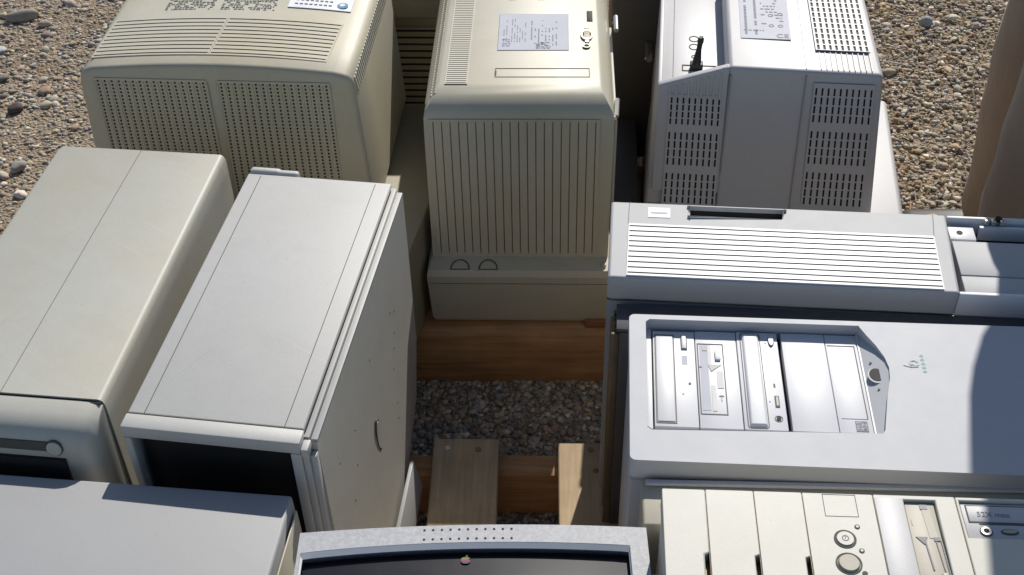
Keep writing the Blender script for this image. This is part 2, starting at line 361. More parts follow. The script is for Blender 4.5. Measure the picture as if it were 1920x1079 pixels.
# ============================================================ LIGHT GREY CASE (bottom left)
t = thing('desktop_case', 'light grey desktop case with a plain flat top filling the bottom left corner', 'desktop case', -.24, .87, .11, -7)
bm = B()
hexa(bm, [(-.5, -.36, .11), (.014, -.36, .11), (.012, 0, .11), (-.5, 0, .11), (-.5, -.36, .47), (.004, -.36, .47), (.0, -.004, .47), (-.5, -.004, .47)], .0035, 3)
obj('shell', bm, M_lgrey, t)
bm = B()   # bezel frame seam on the side
hexa(bm, [(.0125, -.20, .14), (.0145, -.20, .14), (.0135, -.012, .14), (.0115, -.012, .14), (.0045, -.20, .455), (.0065, -.20, .455), (.0052, -.012, .455), (.0032, -.012, .455)], .001)
side = obj('side_panel', bm, M_beige3, t)
bm = B()
for (y, z, r) in ((-.118, .444, .0045), (-.128, .444, .0045), (-.122, .432, .003), (-.11, .452, .0022), (-.10, .447, .002), (-.113, .436, .002), (-.138, .447, .004), (-.135, .43, .003)):
    cyl(bm, (.0052 + (.455 - z) * .026, y, z), (1, 0, .03), r, .0025, 14)
obj('connector', bm, M_dark, side)
bm = B()
for (y, z) in ((-.118, .444), (-.128, .444)): cyl(bm, (.0062 + (.455 - z) * .026, y, z), (1, 0, .03), .0022, .004, 10)
obj('connector_pin', bm, M_chrome, side)

# ============================================================ MONITOR, BOTTOM CENTRE (lying on its back, screen up)
t = thing('monitor', 'speckled grey monitor lying on its back, black screen up, with a tiny rainbow apple emblem', 'monitor', -.22, .795, .11, -.5)
bow = lambda x, e0, c, e1: (e0 * (1 - x / .175) + c * (x / .175)) if False else c + (e0 if x < .175 else e1 - 0) * 0 + ((e0 - c) if x < .175 else (e1 - c)) * ((x - .175) / .175) ** 2
bm = B(); n = 24
xs = [.35 * k / n for k in range(n + 1)]
outer = [(x, bow(x, -.003, .004, -.003)) for x in xs]
inner = [(min(max(x, .0035), .332), bow(x, -.028, -.0175, -.026)) for x in xs]
hole = [inner[0]] + inner[1:-1] + [inner[-1], (.332, -.30), (.0035, -.30)]
out = outer + [(.35, -.335), (0, -.335)]
cl = lambda l: [p for i, p in enumerate(l) if i == 0 or (abs(p[0] - l[i - 1][0]) + abs(p[1] - l[i - 1][1])) > 1e-5]
plate(bm, cl(out)[::-1], [cl(hole)], .5, .455)
fr = obj('front_bezel', bm, M_speck, t, smooth=25, recalc=True)
bm = B()   # inner slanted lip
lipo = cl([(p[0], p[1] - .0002) for p in inner]); lipi = [(min(max(x, .0055), .3305), y - .0052) for x, y in lipo]
for i in range(len(lipo) - 1):
    quad(bm, (*lipo[i], .4998), (*lipo[i + 1], .4998), (*lipi[i + 1], .4965), (*lipi[i], .4965))
quad(bm, (lipo[-1][0], lipo[-1][1], .4985), (.332, -.30, .4985), (.3305, -.30, .4965), (*lipi[-1], .4965))
quad(bm, (lipo[0][0], lipo[0][1], .4985), (.0035, -.30, .4985), (.0055, -.30, .4965), (*lipi[0], .4965))
obj('screen_surround', bm, M_bright, t, recalc=True)
bm = B(); xx = [.0056 + .3248 * k / 20 for k in range(21)]; yy = [-.030 - .265 * k / 16 for k in range(17)]
g = [[bm.verts.new((x, (y if j else bow(x, -.0332, -.0227, -.0312)), .4935 - .004 + .010 * math.sin(math.pi * j / 16) * math.sin(math.pi * i / 20))) for i, x in enumerate(xx)] for j, y in enumerate(yy)]
for j in range(16):
    for i in range(20): bm.faces.new((g[j][i], g[j + 1][i], g[j + 1][i + 1], g[j][i + 1]))
obj('screen', bm, M_black, t)
bm = B()
for r_ in range(2):
    for k in range(11):
        x = .126 + .0088 * k; cyl(bm, (x, bow(x, -.003, .004, -.003) - .0055 - .0115 * r_, .4992), (0, 0, 1), .0013, .0011, 10)
obj('microphone_holes', bm, M_dark, fr)
# small striped fruit emblem
em = bpy.data.objects.new('emblem', None); col.objects.link(em); em.parent = t; em.location = (.168, -.0335, .4915 - .11); em.scale = (.85, .85, .85)
cols = [(.03, .11, .03), (.26, .17, .02), (.28, .08, .015), (.24, .02, .02), (.10, .02, .10), (.015, .05, .16)]
bm = B()
def hw(u): return .0052 * math.sqrt(max(0, 1 - (2 * u - 1) ** 2)) ** .75 * (1 + .08 * (1 - u)) + .0002   # u 0 top .. 1 bottom
for k in range(6):
    for s in range(4):
        u0 = (k + s / 4) / 6; u1 = (k + (s + 1) / 4) / 6; a, b_ = hw(u0), hw(u1)
        ra = a - (.0024 if .25 < u0 < .5 else 0); rb = b_ - (.0024 if .25 < u1 < .5 else 0)
        y0 = .0045 - .0095 * u0; y1 = .0045 - .0095 * u1
        rings(bm, [[(-a, y0, 0), (-b_, y1, 0), (rb, y1, 0), (ra, y0, 0)], [(-a, y0, .0008), (-b_, y1, .0008), (rb, y1, .0008), (ra, y0, .0008)]], mi=k)
cyl(bm, (.0012, .0062, 0), (0, 0, 1), .0012, .0008, 10, sq=1.6)
me = bpy.data.meshes.new('emblem_stripes'); bmesh.ops.recalc_face_normals(bm, faces=bm.faces); bm.to_mesh(me); bm.free()
for i, c in enumerate(cols): me.materials.append(plastic('stripe_%d' % i, c, .4, bump=0))
o = bpy.data.objects.new('emblem_stripes', me); col.objects.link(o); o.parent = em
bm = B()
rings(bm, [[(x0, y0, z) for x0, y0 in ((0.0, -.335), (.35, -.335), (.35, -.01), (0.0, -.01))] if z > .3 else [(.06, -.27, z), (.29, -.27, z), (.29, -.07, z), (.06, -.07, z)] for z in (.4545, .40, .22, .11)])
obj('rear_shell', bm, M_midgrey, t, recalc=True)
bm = B(); box(bm, .3505, .366, -.32, -.048, .44, .485, .003); box(bm, -.012, -.0005, -.32, -.062, .44, .482, .003)
obj('side_trim', bm, M_bright, t)

# ============================================================ CENTRE MONITOR (lying on its screen, rear up)
t = thing('monitor', 'beige monitor lying face down on the wooden beam, ribbed shell, label and socket on top', 'monitor', -.126, 1.56, .11, -2.5)
bm = B()
rr = [(.225, .0, .281, -.006, .37), (.45, .0, .283, .0, .36), (.486, .0005, .2825, .0010, .36), (.495, .003, .280, .005, .355), (.503, .009, .274, .014, .35), (.5095, .015, .268, .026, .345), (.5135, .020, .263, .038, .342), (.515, .024, .260, .050, .34)]
rings(bm, [[(a, c, z), (b_, c, z), (b_, d, z), (a, d, z)] for z, a, b_, c, d in rr])
sh = obj('rear_shell', bm, M_beige2, t, smooth=28, recalc=True)
bm = B()
us = breaks(20, .12, .0, .0)
perf(bm, (.008, -.0072, .232), (.262, -.0072, .232), (.262, -.0012, .485), (.008, -.0012, .485), us, [0, .012, .985, 1], lambda i, j: i % 2 == 1 and j == 1, .0011, 0, 1)
obj('ribbed_panel', bm, [M_beige2, M_rib], t)
bm = B()
perf(bm, (.030, .068, .5012), (.064, .068, .5012), (.064, .332, .5012), (.030, .332, .5012), [0, .05, .95, 1], breaks(46, .32), lambda i, j: i == 1 and j % 2 == 1, .001, 0, 1)
obj('vent_panel', bm, [M_beige2, M_seaml], t)
bm = B()   # side ribs on the left chamfer
for k in range(44):
    y = .03 + .0074 * k
    hexa(bm, [(-.0012, y, .44), (-.0002, y, .44), (-.0002, y + .004, .44), (-.0012, y + .004, .44), (.010, y, .4925), (.012, y, .491), (.012, y + .004, .491), (.010, y + .004, .4925)])
    hexa(bm, [(.0008, y, .4775), (.003, y, .476), (.003, y + .004, .476), (.0008, y + .004, .4775), (.0165, y, .4975), (.0185, y, .496), (.0185, y + .004, .496), (.0165, y + .004, .4975)])
obj('side_rib', bm, M_beige2, t)
bm = B(); box(bm, .106, .215, .166, .277, .4998, .5008); lb = obj('rating_label', bm, M_label, t)
bm = B()
outline(bm, .1052, .2158, .1652, .2778, .5004, .0009, 0, .0003)
print_lines(bm, .112, .132, .175, .20, .5009, 4, seed=3); print_lines(bm, .112, .15, .19, .265, .5009, 9, .3, True, fill=.7, seed=4)
print_lines(bm, .155, .205, .18, .265, .5009, 9, .35, True, fill=.75, seed=5); print_lines(bm, .165, .19, .169, .19, .5009, 5, .6, seed=6)
obj('printing', bm, M_ink, lb)
bm = B(); box(bm, .2455, .2545, .255, .287, .4995, .5012, .0003); obj('switch', bm, M_dark, t)
bm = B(); cyl(bm, (.2445, .210, .4996), (0, 0, 1), .0085, .002, 22, sq=1.7, mi=1); ringdisc(bm, (.2445, .210, .4998), .0068, .0095, .0032, 22, sq=1.75)
cyl(bm, (.2445, .230, .4998), (0, 0, 1), .0035, .004, 8); cyl(bm, (.2445, .188, .4998), (0, 0, 1), .0035, .004, 8)
cyl(bm, (.2435, .176, .4996), (0, 0, 1), .006, .0018, 16, mi=1); ringdisc(bm, (.2435, .176, .4997), .004, .006, .003, 16)
for k in range(7): box(bm, .240, .249, .199 + k * .0036, .2004 + k * .0036, .501, .5026)
obj('video_socket', bm, [M_brass, M_dark], t)
bm = B(); outline(bm, .104, .247, .088, .113, .5003, .0010); box(bm, .104, .1065, .0935, .1055, .4995, .5008)
obj('slot_cover', bm, M_seam, t)
bm = B()
for x0 in (.118, .166): box(bm, x0, x0 + .012, .326, .336, .4995, .5006)
obj('latch_hole', bm, M_dark, t)
bm = B()   # bezel: ledge then wider front edge
bz_r = [(.114, .002, .279, -.036, .40), (.125, -.003, .284, -.041, .40), (.212, -.008, .289, -.041, .40), (.222, -.006, .287, -.036, .40), (.2265, .0, .281, -.004, .40)]
rings(bm, [[(a, c, z), (b_, c, z), (b_, d, z), (a, d, z)] for z, a, b_, c, d in bz_r])
bz = obj('front_bezel', bm, M_beige2, t, smooth=25, recalc=True)
bm = B()
for x in (.045, .090):
    P = [(x + .0155 * math.cos(a), -.034 + .0205 * math.sin(a)) for a in [math.pi * k / 12 for k in range(13)]]
    q = [(x + .0135 * math.cos(a), -.034 + .0180 * math.sin(a)) for a in [math.pi * k / 12 for k in range(13)]]
    for i in range(12):
        z = lambda p: .2228 + (p[1] + .036) * .14 + .0006
        quad(bm, (*P[i], z(P[i])), (*P[i + 1], z(P[i + 1])), (*q[i + 1], z(q[i + 1])), (*q[i], z(q[i])))
    box(bm, x - .0155, x + .0155, -.0352, -.0338, .2226, .2234)
obj('finger_catch', bm, M_seam, bz, recalc=True)
bm = B(); cyl(bm, (.274, -.024, .2235), (0, 0, 1), .0045, .004, 14); obj('knob', bm, M_beige3, t)
bm = B(); box(bm, -.004, .285, -.0418, -.0408, .198, .1990); obj('seam', bm, M_seaml, bz)
bm = B()
tube(bm, [(.287, .03, .47), (.289, .06, .478), (.2905, .075, .47)], .004); tube(bm, [(.2935, .25, .49), (.294, .29, .492), (.2925, .31, .47)], .004); cyl(bm, (.283, .018, .474), (1, -.2, .3), .005, .004, 12)
obj('side_clip', bm, M_chrome, t)
bm = B(); box(bm, .2835, .2885, .02, .30, .25, .468, .002); obj('side_strip', bm, M_beige3, t)

# ============================================================ LEFT MONITOR (rear up, standing on low case)
for c_ in t.children:   # everything on the flat rear face sits at its height
    if c_.name.split('.')[0] in ('vent_panel', 'rating_label', 'switch', 'video_socket', 'slot_cover', 'latch_hole', 'side_rib'):
        st_ = [c_] + list(c_.children)
        for q_ in st_: q_.data.transform(Matrix.Translation((0, -.020 if 'side' not in c_.name else 0, .015)))
t = thing('monitor', 'large beige monitor lying face down at the top left with arched slots and dotted vents', 'monitor', -.630, 1.600, .30, -5)
bulge = lambda x: .012 * (1 - ((x - .205) / .205) ** 2) if 0 < x < .41 else 0
def lring(y, ins=0, flare=0):
    P = [(-.010 - flare, .302), (-.001, .528)]
    P += [(.003, .544), (.010, .551)] + [(.02 + .36 * k / 14, .5535 + bulge(.02 + .36 * k / 14)) for k in range(15)] + [(.394, .5535), (.402, .5505), (.407, .545), (.4095, .536), (.4225 + flare, .302)]
    cx, cz = .205, .42; s = 1 - ins / .2; sz = 1 - ins / .14
    return [(cx + (x - cx) * s, y, cz + (z - cz) * sz) for x, z in P]
def shear(r): return [(x, y + (.545 - z) * -.03 * (1 if y < .05 else 0), z) for x, y, z in r]
bm = B(); rings(bm, [shear(lring(0, .006)), shear(lring(.0025, .002)), shear(lring(.007, .0)), lring(.10), lring(.335)])
obj('rear_shell', bm, M_beige2, t, smooth=40, recalc=True)
bm = B()
fy = lambda z: -.030 * (.545 - z) - .0018
for x0, x1, nc in ((.024, .192, 16), (.208, .374, 16)):
    v = breaks(33, .56, .01, .01)
    perf(bm, (x0 - .003, fy(.335), .335), (x1 + .003, fy(.335), .335), (x1, fy(.541), .541), (x0, fy(.541), .541), breaks(nc, .27), v, lambda i, j: i % 2 == 1 and j % 2 == 1, .0014, 0, 1)
vp = obj('dotted_vent', bm, [M_beige2, M_dark], t, smooth=0)
bm = B()   # faint vertical fluting between the dot columns
for x0, x1, nc in ((.024, .192, 16), (.208, .374, 16)):
    p = (x1 - x0) / nc
    for k in range(nc + 1):
        x = x0 + p * k; c = .0012
        hexa(bm, [(x - c, fy(.34) - .0016, .34), (x + c, fy(.34) - .0016, .34), (x + c, fy(.34) + .0005, .34), (x - c, fy(.34) + .0005, .34), (x - c, fy(.536) - .0016, .536), (x + c, fy(.536) - .0016, .536), (x + c, fy(.536) + .0005, .536), (x - c, fy(.536) + .0005, .536)], .0006, 1)
obj('fluting', bm, M_beige2, vp)
bm = B()   # arched slots on top
def bfn(x0, x1): return lambda u, v: Vector((0, 0, bulge(x0 + (x1 - x0) * u)))
ub = [0, .012] + [.012 + .976 * k / 10 for k in range(1, 11)] + [1]
perf(bm, (.014, .028, .5548), (.192, .028, .5548), (.196, .138, .5548), (.018, .138, .5548), ub, breaks(10, .27), lambda i, j: 0 < i < 11 and j % 2 == 1, .002, 0, 1, bfn(.016, .194))
perf(bm, (.1925, .028, .5548), (.366, .028, .5548), (.372, .138, .5548), (.1965, .138, .5548), ub, breaks(10, .27), lambda i, j: 0 < i < 11 and j % 2 == 1, .002, 0, 1, bfn(.194, .37))
obj('arched_vent', bm, [M_beige2, M_seam], t)
bm = B()
for (x0, x1, sd) in ((.088, .168, 9), (.176, .262, 12)):
    rr_ = random.Random(sd)
    for r_ in range(11):
        y = .164 + .0052 * r_; x = x0
        while x < x1:
            w = rr_.uniform(.002, .007)
            if rr_.random() < .72 and x + w < x1: z = .5538 + bulge(x + w / 2); box(bm, x, x + w, y, y + .0018, z - .0005, z + .0006)
            x += w + .0015
obj('printing', bm, M_print, t)
bm = B()
ns = 8; lo = [(.279 + .098 * k / ns) for k in range(ns + 1)]
for z_ in (0,):
    rings(bm, [[(x, .176, .554 + bulge(x)), (x, .212, .554 + bulge(x)), (x, .212, .5552 + bulge(x)), (x, .176, .5552 + bulge(x))] for x in lo])
st = obj('sticker', bm, M_sticker, t, recalc=True)
bm = B(); z = .5555 + bulge(.362); cyl(bm, (.362, .190, z), (0, 0, 1), .0085, .0008, 22); obj('globe_print', bm, M_blue, st)
bm = B(); cyl(bm, (.3615, .191, z + .0007), (0, 0, 1), .0045, .0006, 16); ob = obj('globe_print', bm, M_sticker, st)
bm = B()
for r_ in range(2):
    x = .288
    while x < .345: z = .5552 + bulge(x); box(bm, x, x + .005, .186 + .012 * r_, .189 + .012 * r_, z, z + .0004); x += .0075
obj('printing', bm, M_seaml, st)
bm = B()   # comb of short ribs along the right shoulder
for k in range(30):
    y = .012 + .0098 * k
    hexa(bm, [(.404, y, .522), (.4135, y, .522), (.4135, y + .0050, .522), (.404, y + .0050, .522), (.400, y, .5440), (.4095, y, .5440), (.4095, y + .0050, .5440), (.400, y + .0050, .5440)], .0007, 1)
obj('rib_comb', bm, M_beige3, t)
bm = B()
for k in range(30):
    y = .0172 + .0098 * k
    hexa(bm, [(.404, y, .524), (.4122, y, .524), (.4122, y + .0048, .524), (.404, y + .0048, .524), (.400, y, .5430), (.4084, y, .5430), (.4084, y + .0048, .5430), (.400, y + .0048, .5430)])
for k in range(20):
    break; hexa(bm, [(.4205, y, .31), (.4228, y, .31), (.4228, y + .0012, .31), (.4205, y + .0012, .31), (.409, y, .519), (.4112, y, .519), (.4112, y + .0012, .519), (.409, y + .0012, .519)])
obj('rib_gap', bm, M_creamd, t)

t.location.z += .008; t.location.y -= .004
# low case underneath
t = thing('desktop_case', 'tan desktop case lying flat under the large beige monitor with arched slots', 'desktop case', -.172, 1.40, .11, -12)
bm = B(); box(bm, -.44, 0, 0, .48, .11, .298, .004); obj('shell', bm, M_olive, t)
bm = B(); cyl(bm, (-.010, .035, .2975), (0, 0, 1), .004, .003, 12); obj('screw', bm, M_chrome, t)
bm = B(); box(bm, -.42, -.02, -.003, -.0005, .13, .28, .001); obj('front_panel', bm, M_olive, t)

# things standing further back, seen down the gaps
t = thing('monitor', 'shaded olive-beige monitor at the back, seen down the gap between the two beige monitors', 'monitor', -.42, 1.99, .11, -3)
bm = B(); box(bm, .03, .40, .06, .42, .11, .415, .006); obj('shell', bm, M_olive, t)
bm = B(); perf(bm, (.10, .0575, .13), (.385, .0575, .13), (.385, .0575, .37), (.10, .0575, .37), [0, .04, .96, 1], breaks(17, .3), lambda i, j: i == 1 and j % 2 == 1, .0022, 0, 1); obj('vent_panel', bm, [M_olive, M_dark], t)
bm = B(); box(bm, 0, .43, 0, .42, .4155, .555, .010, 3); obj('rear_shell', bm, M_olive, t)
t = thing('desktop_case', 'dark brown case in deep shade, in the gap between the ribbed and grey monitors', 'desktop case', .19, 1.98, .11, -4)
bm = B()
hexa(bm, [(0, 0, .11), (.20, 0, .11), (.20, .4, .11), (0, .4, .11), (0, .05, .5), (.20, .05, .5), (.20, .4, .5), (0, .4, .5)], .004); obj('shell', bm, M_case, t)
bm = B(); box(bm, -.01, .05, -.42, -.002, .111, .20, .003); obj('shade_filler', bm, M_case, t)  # dark block added low in the gap, standing in for its deep shade
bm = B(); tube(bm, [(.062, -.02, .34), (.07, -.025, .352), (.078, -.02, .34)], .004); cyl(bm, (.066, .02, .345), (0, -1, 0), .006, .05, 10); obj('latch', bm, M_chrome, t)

# ============================================================ RIGHT GREY MONITOR
t = thing('monitor', 'blue-grey monitor lying face down at the top right with slotted vents and black cable stub', 'monitor', .228, 1.62, .27, -7)
bm = B()
hexa(bm, [(-.006, .004, .27), (.104, .004, .27), (.104, .36, .27), (-.006, .36, .27), (.0, .008, .478), (.104, .008, .478), (.104, .36, .478), (.0, .36, .478)], .003)
hexa(bm, [(.1045, -.0042, .27), (.352, -.0042, .27), (.348, .36, .27), (.1045, .36, .27), (.102, .0015, .532), (.328, .0015, .529), (.322, .36, .529), (.100, .36, .532)], .007, 4)
sh = obj('rear_shell', bm, M_grey, t, smooth=40)
bm = B()   # left shoulder plate with slanted top edge
hexa(bm, [(0, -.003, .30), (.106, -.003, .30), (.106, .018, .30), (0, .018, .30), (.0, 0, .4965), (.104, 0, .533), (.104, .014, .533), (0, .014, .4965)], .0035, 3)
hexa(bm, [(-.0008, .018, .40), (.008, .018, .40), (.008, .36, .40), (-.0008, .36, .40), (-.0005, .014, .489), (.006, .014, .489), (.006, .36, .486), (-.0005, .36, .486)], .0015)
obj('shoulder_plate', bm, M_grey, t)
bm = B()
hexa(bm, [(.106, -.0022, .34), (.1078, -.0022, .34), (.1078, 0, .34), (.106, 0, .34), (.1045, -.0016, .52), (.1063, -.0016, .52), (.1063, .002, .52), (.1045, .002, .52)])
hexa(bm, [(.2205, -.0062, .28), (.2220, -.0062, .28), (.2220, 0, .28), (.2205, 0, .28), (.2155, -.0014, .524), (.217, -.0014, .524), (.217, .002, .524), (.2155, .002, .524)])
box(bm, .2155, .2170, .008, .355, .529, .5314)
obj('seam', bm, M_midgrey, t)
def slots(nm, P, ncol, groups, w=.36, mat=M_grey, margin=0.0):
    bm = B(); vs = [0.0]; holes = set()
    for (a, b_, n_) in groups:
        p = (b_ - a) / n_
        for k in range(n_):
            vs += [a + p * (k + .09), a + p * (k + .91)]; holes.add(len(vs) - 2)
    vs.append(1.0)
    perf(bm, *P, breaks(ncol, w, margin, margin), vs, lambda i, j: i % 2 == 1 and j in holes, .0014, 0, 1)
    return obj(nm, bm, [mat, M_dark], t, smooth=0)
fz = lambda z: -.0042 + (z - .27) / .208 * .008 - .0016
slots('slotted_vent', [(.018, -.0056, .275), (.104, -.0056, .275), (.097, -.0020, .483), (.017, -.0020, .483)], 9, [(.02, .31, 4), (.375, .68, 4), (.74, .98, 4)], w=.31)
slots('slotted_vent', [(.238, -.0062, .290), (.335, -.0062, .290), (.318, -.0020, .513), (.229, -.0020, .513)], 10, [(.0, .29, 4), (.35, .63, 4), (.69, .97, 4)], w=.31)
slots('slotted_vent', [(.233, .060, .5335), (.314, .060, .5330), (.312, .345, .5330), (.231, .345, .5335)], 9, [(.0, .98, 17)], w=.42)
bm = B()
for k in range(10):
    x = .2375 + .0082 * k; box(bm, x, x + .0012, .008, .058, .5295, .5312)
for k in range(9): cyl(bm, (.02 + .0094 * k, .0035, .4985 + .0094 * .413 * k), (-.3, 0, 1), .0013, .0012, 8)
obj('groove', bm, M_midgrey, t)
bm = B()
for k in range(9):
    x = .0155 + .0094 * k; hexa(bm, [(x, -.0038, .478), (x + .004, -.0038, .478), (x + .004, .001, .478), (x, .001, .478), (x, -.0012, .490 + .413 * x * .9), (x + .004, -.0012, .490 + .413 * x * .9), (x + .004, .001, .490 + .413 * x * .9), (x, .001, .490 + .413 * x * .9)], .001, 1)
obj('fluting', bm, M_grey, t)
bm = B(); hexa(bm, [(.122, .088, .531), (.198, .088, .531), (.198, .30, .531), (.122, .30, .531), (.122, .088, .5327), (.198, .088, .5327), (.198, .30, .5327), (.122, .30, .5327)]); lb = obj('rating_label', bm, M_label, t)
bm = B()
print_lines(bm, .127, .150, .10, .25, .5328, 3, .5, True, fill=.8, seed=21); print_lines(bm, .155, .190, .12, .25, .5328, 14, .35, fill=.6, seed=22); print_lines(bm, .127, .18, .098, .115, .5328, 3, .4, fill=.8, seed=23)
for (x, y) in ((.170, .128), (.184, .128), (.170, .16), (.185, .165)): ringdisc(bm, (x, y, .5326), .0028, .0042, .0005, 16)
obj('printing', bm, M_ink, lb)
text('certification_mark', 'CE', .016, .176, .092, .5329, 0, M_ink, lb)
bm = B()   # connector bay details
ringdisc(bm, (.055, .173, .4778), .0065, .0082, .0008, 26, sq=1.15); ringdisc(bm, (.055, .148, .4778), .0065, .0082, .0008, 26, sq=1.15); ringdisc(bm, (.055, .118, .4778), .003, .0045, .0008, 18)
outline(bm, .036, .090, .074, .092, .4784, .0018, h=.0005); box(bm, .022, .0228, .02, .35, .4775, .4785)
obj('port_ring', bm, M_seam, t)
bm = B(); box(bm, .048, .068, .074, .088, .479, .490, .002); tube(bm, [(.058, .08, .486), (.0585, .083, .495), (.060, .089, .508), (.0615, .094, .518)], [.0075, .0065, .0042, .0042], 10)
cyl(bm, (.0615, .094, .517), (.1, .3, 1), .0048, .008, 10)
obj('cable_stub', bm, M_cable, t)
bm = B(); cyl(bm, (.062, .0955, .5245), (.1, .3, 1), .003, .004, 10); obj('cable_tip', bm, M_chrome, t)

t = thing('desktop_case', 'pale grey case beneath the blue-grey monitor, its sunlit corner poking out beside the gravel', 'desktop case', .215, 1.55, .11, -7)
bm = B(); hexa(bm, [(-.01, 0, .11), (.455, 0, .11), (.455, .42, .11), (-.01, .42, .11), (0, 0, .268), (.405, 0, .268), (.42, .42, .268), (0, .42, .268)], .006, 3); obj('shell', bm, M_grey, t)
bm = B(); box(bm, .02, .40, -.004, -.0005, .13, .25, .0015); obj('front_panel', bm, M_midgrey, t)

# ============================================================ T1: slim case with slatted front
t = thing('computer_tower', 'white computer tower lying on its back with ten long slats and a black slot', 'computer tower', .117, 1.156, .11, -6)
bm = B(); box(bm, .004, .62, .004, .150, .11, .4805, .002)
ch = obj('chassis', bm, M_metal, t)
bm = B(); box(bm, 0, .62, .0, .0038, .12, .479, .001); obj('side_panel', bm, M_midgrey, t)
bm = B(); plate(bm, [(0, 0), (.4205, 0), (.4285, .153), (0, .153)], [[(.102, .1245), (.2225, .1245), (.2225, .1445), (.102, .1445)]], .518, .4815)
bzl = obj('front_bezel', bm, M_lsilver, t, smooth=25)
md = bzl.modifiers.new('edge', 'BEVEL'); md.width = .0035; md.segments = 3; md.limit_method = 'ANGLE'; md.angle_limit = R(40)
bm = B(); box(bm, .4205, .62, -.0002, .005, .481, .5165, .001); obj('side_rail', bm, M_bright, t)
bm = B()
perf(bm, (.0225, .004, .5197), (.4025, .004, .5197), (.4062, .1055, .5197), (.0235, .1055, .5197), [0, .003, .997, 1], breaks(10, .24), lambda i, j: i == 1 and j % 2 == 1, .0016, 0, 1)
obj('slatted_grille', bm, [M_bright, M_seam], t)
bm = B(); box(bm, .1025, .222, .125, .144, .4825, .495, mi=0); box(bm, .1025, .222, .1425, .1443, .495, .514)
obj('slot_interior', bm, M_dark, t)
bm = B(); box(bm, .1021, .165, .1247, .1290, .503, .5165); box(bm, .1655, .214, .1247, .1272, .503, .5165); obj('torn_label', bm, M_sticker, t)
bm = B(); line(bm, (.0228, .106), (.0238, .152), .0008, .518); line(bm, (.4065, .106), (.412, .152), .0008, .518); obj('seam', bm, M_seaml, bzl)
bm = B(); box(bm, .048, .0765, .1215, .142, .5178, .5186); st = obj('sticker', bm, M_sticker, t)
bm = B(); box(bm, .0515, .073, .1295, .1325, .5185, .5189); obj('printing', bm, M_label, st)
bm = B(); box(bm, .4295, .62, .0055, .0395, .4815, .512, .001); box(bm, .4295, .62, .0405, .106, .4815, .513, .001)
obj('drive_cover', bm, M_lsilver, t)
bm = B(); box(bm, .430, .62, .1065, .148, .4815, .492, mi=1); box(bm, .430, .62, .148, .1525, .4815, .517, .001); box(bm, .430, .4625, .1145, .141, .492, .509, .001)
box(bm, .470, .62, .136, .140, .492, .512, mi=0)
bk = obj('metal_bracket', bm, [M_bright, M_dark], t)
bm = B(); cyl(bm, (.4435, .128, .5085), (0, 0, 1), .004, .001, 16); cyl(bm, (.494, .148, .516), (0, -.2, 1), .0045, .003, 10); obj('screw_hole', bm, M_dark, bk)
bm = B()
for k, x in enumerate((.476, .484, .495)): box(bm, x, x + .006, .141, .147, .510, .5185, .001)
obj('bent_tab', bm, M_chrome, t)
bm = B()   # bare side of chassis: vertical channels (left side)
for (y0, y1, p) in ((.008, .018, .003), (.026, .03, .004), (.040, .055, .002), (.064, .068, .004), (.08, .11, .0025), (.118, .122, .004)): box(bm, .004 - p, .0038, y0, y1, .115, .478, .0007)
obj('side_channel', bm, M_bronze, ch)

# steel chassis between T1 and T2
t = thing('computer_chassis', 'bare tarnished steel chassis between the slatted white tower and the silver tower with round button', 'computer chassis', .1145, 1.100, .11, -5)
bm = B(); box(bm, .014, .60, .0, .046, .11, .478, .001)
ch = obj('chassis', bm, M_dsteel, t)
bm = B()
for (y0, y1, p) in ((.001, .006, .010), (.010, .013, .006), (.018, .026, .008), (.030, .034, .011), (.040, .045, .007)): box(bm, .014 - p, .0138, y0, y1, .112, .474, .0007)
obj('side_channel', bm, M_bronze, ch)
bm = B(); box(bm, .010, .60, .0002, .0458, .4785, .484, .001); obj('top_flange', bm, M_dsteel, t)

# ============================================================ T2: silver tower with drive bays
t = thing('computer_tower', 'silver-white computer tower lying on its back, recessed drive bays beside a dark round button', 'computer tower', .121, .866, .11, -4.7)
bm = B(); box(bm, .0, .62, .006, .212, .11, .483, .003); obj('shell', bm, M_silver, t)
leaf = [(.262, .046), (.2665, .046), (.270, .052), (.2745, .075), (.2805, .105), (.2868, .130), (.2885, .147), (.286, .163), (.279, .182), (.270, .200), (.263, .2135)]
hole = [(.0175, .044), (.022, .0405)] + leaf + [(.022, .2135), (.0175, .209)]
bm = B(); outer = rrect(-.002, .62, -.004, .222, .007)
plate(bm, outer, [hole], .5195, .492)
bzl = obj('front_bezel', bm, M_silver, t, smooth=30)
md = bzl.modifiers.new('edge', 'BEVEL'); md.width = .004; md.segments = 4; md.limit_method = 'ANGLE'; md.angle_limit = R(50)
bm = B(); box(bm, 0, .62, -.002, .220, .4838, .4915, .002); obj('bezel_base', bm, M_midgrey, t)
bm = B()   # sloped leaf-shaped surface carrying the power button
fl = [(.2635, .046, .5075)] + [(x, y, .5075 + (x - .2635) * .40) for x, y in leaf[1:-1]] + [(.2635, .2130, .5075)]
vv = [bm.verts.new(p) for p in fl]
ctr = [bm.verts.new((.2635, .046 + .167 * k / 10, .5075)) for k in range(11)]
lf = vv[1:-1]
for k in range(len(lf) - 1): bm.faces.new((ctr[min(k, 10)], lf[k], lf[k + 1], ctr[min(k + 1, 10)]))
bm.faces.new((ctr[10], ctr[9], ctr[8], lf[-1])) if False else bm.faces.new((ctr[8], lf[-1], ctr[10], ctr[9]))
for v_ in (vv[0], vv[-1]):
    if not v_.link_faces: bm.verts.remove(v_)
pp = obj('power_panel', bm, M_silver, t, smooth=60, recalc=True)
bm = B(); cyl(bm, (.2752, .141, .5117), (-.4, 0, 1), .0082, .0018, 28, sq=1.3); obj('power_button', bm, M_dark, pp)
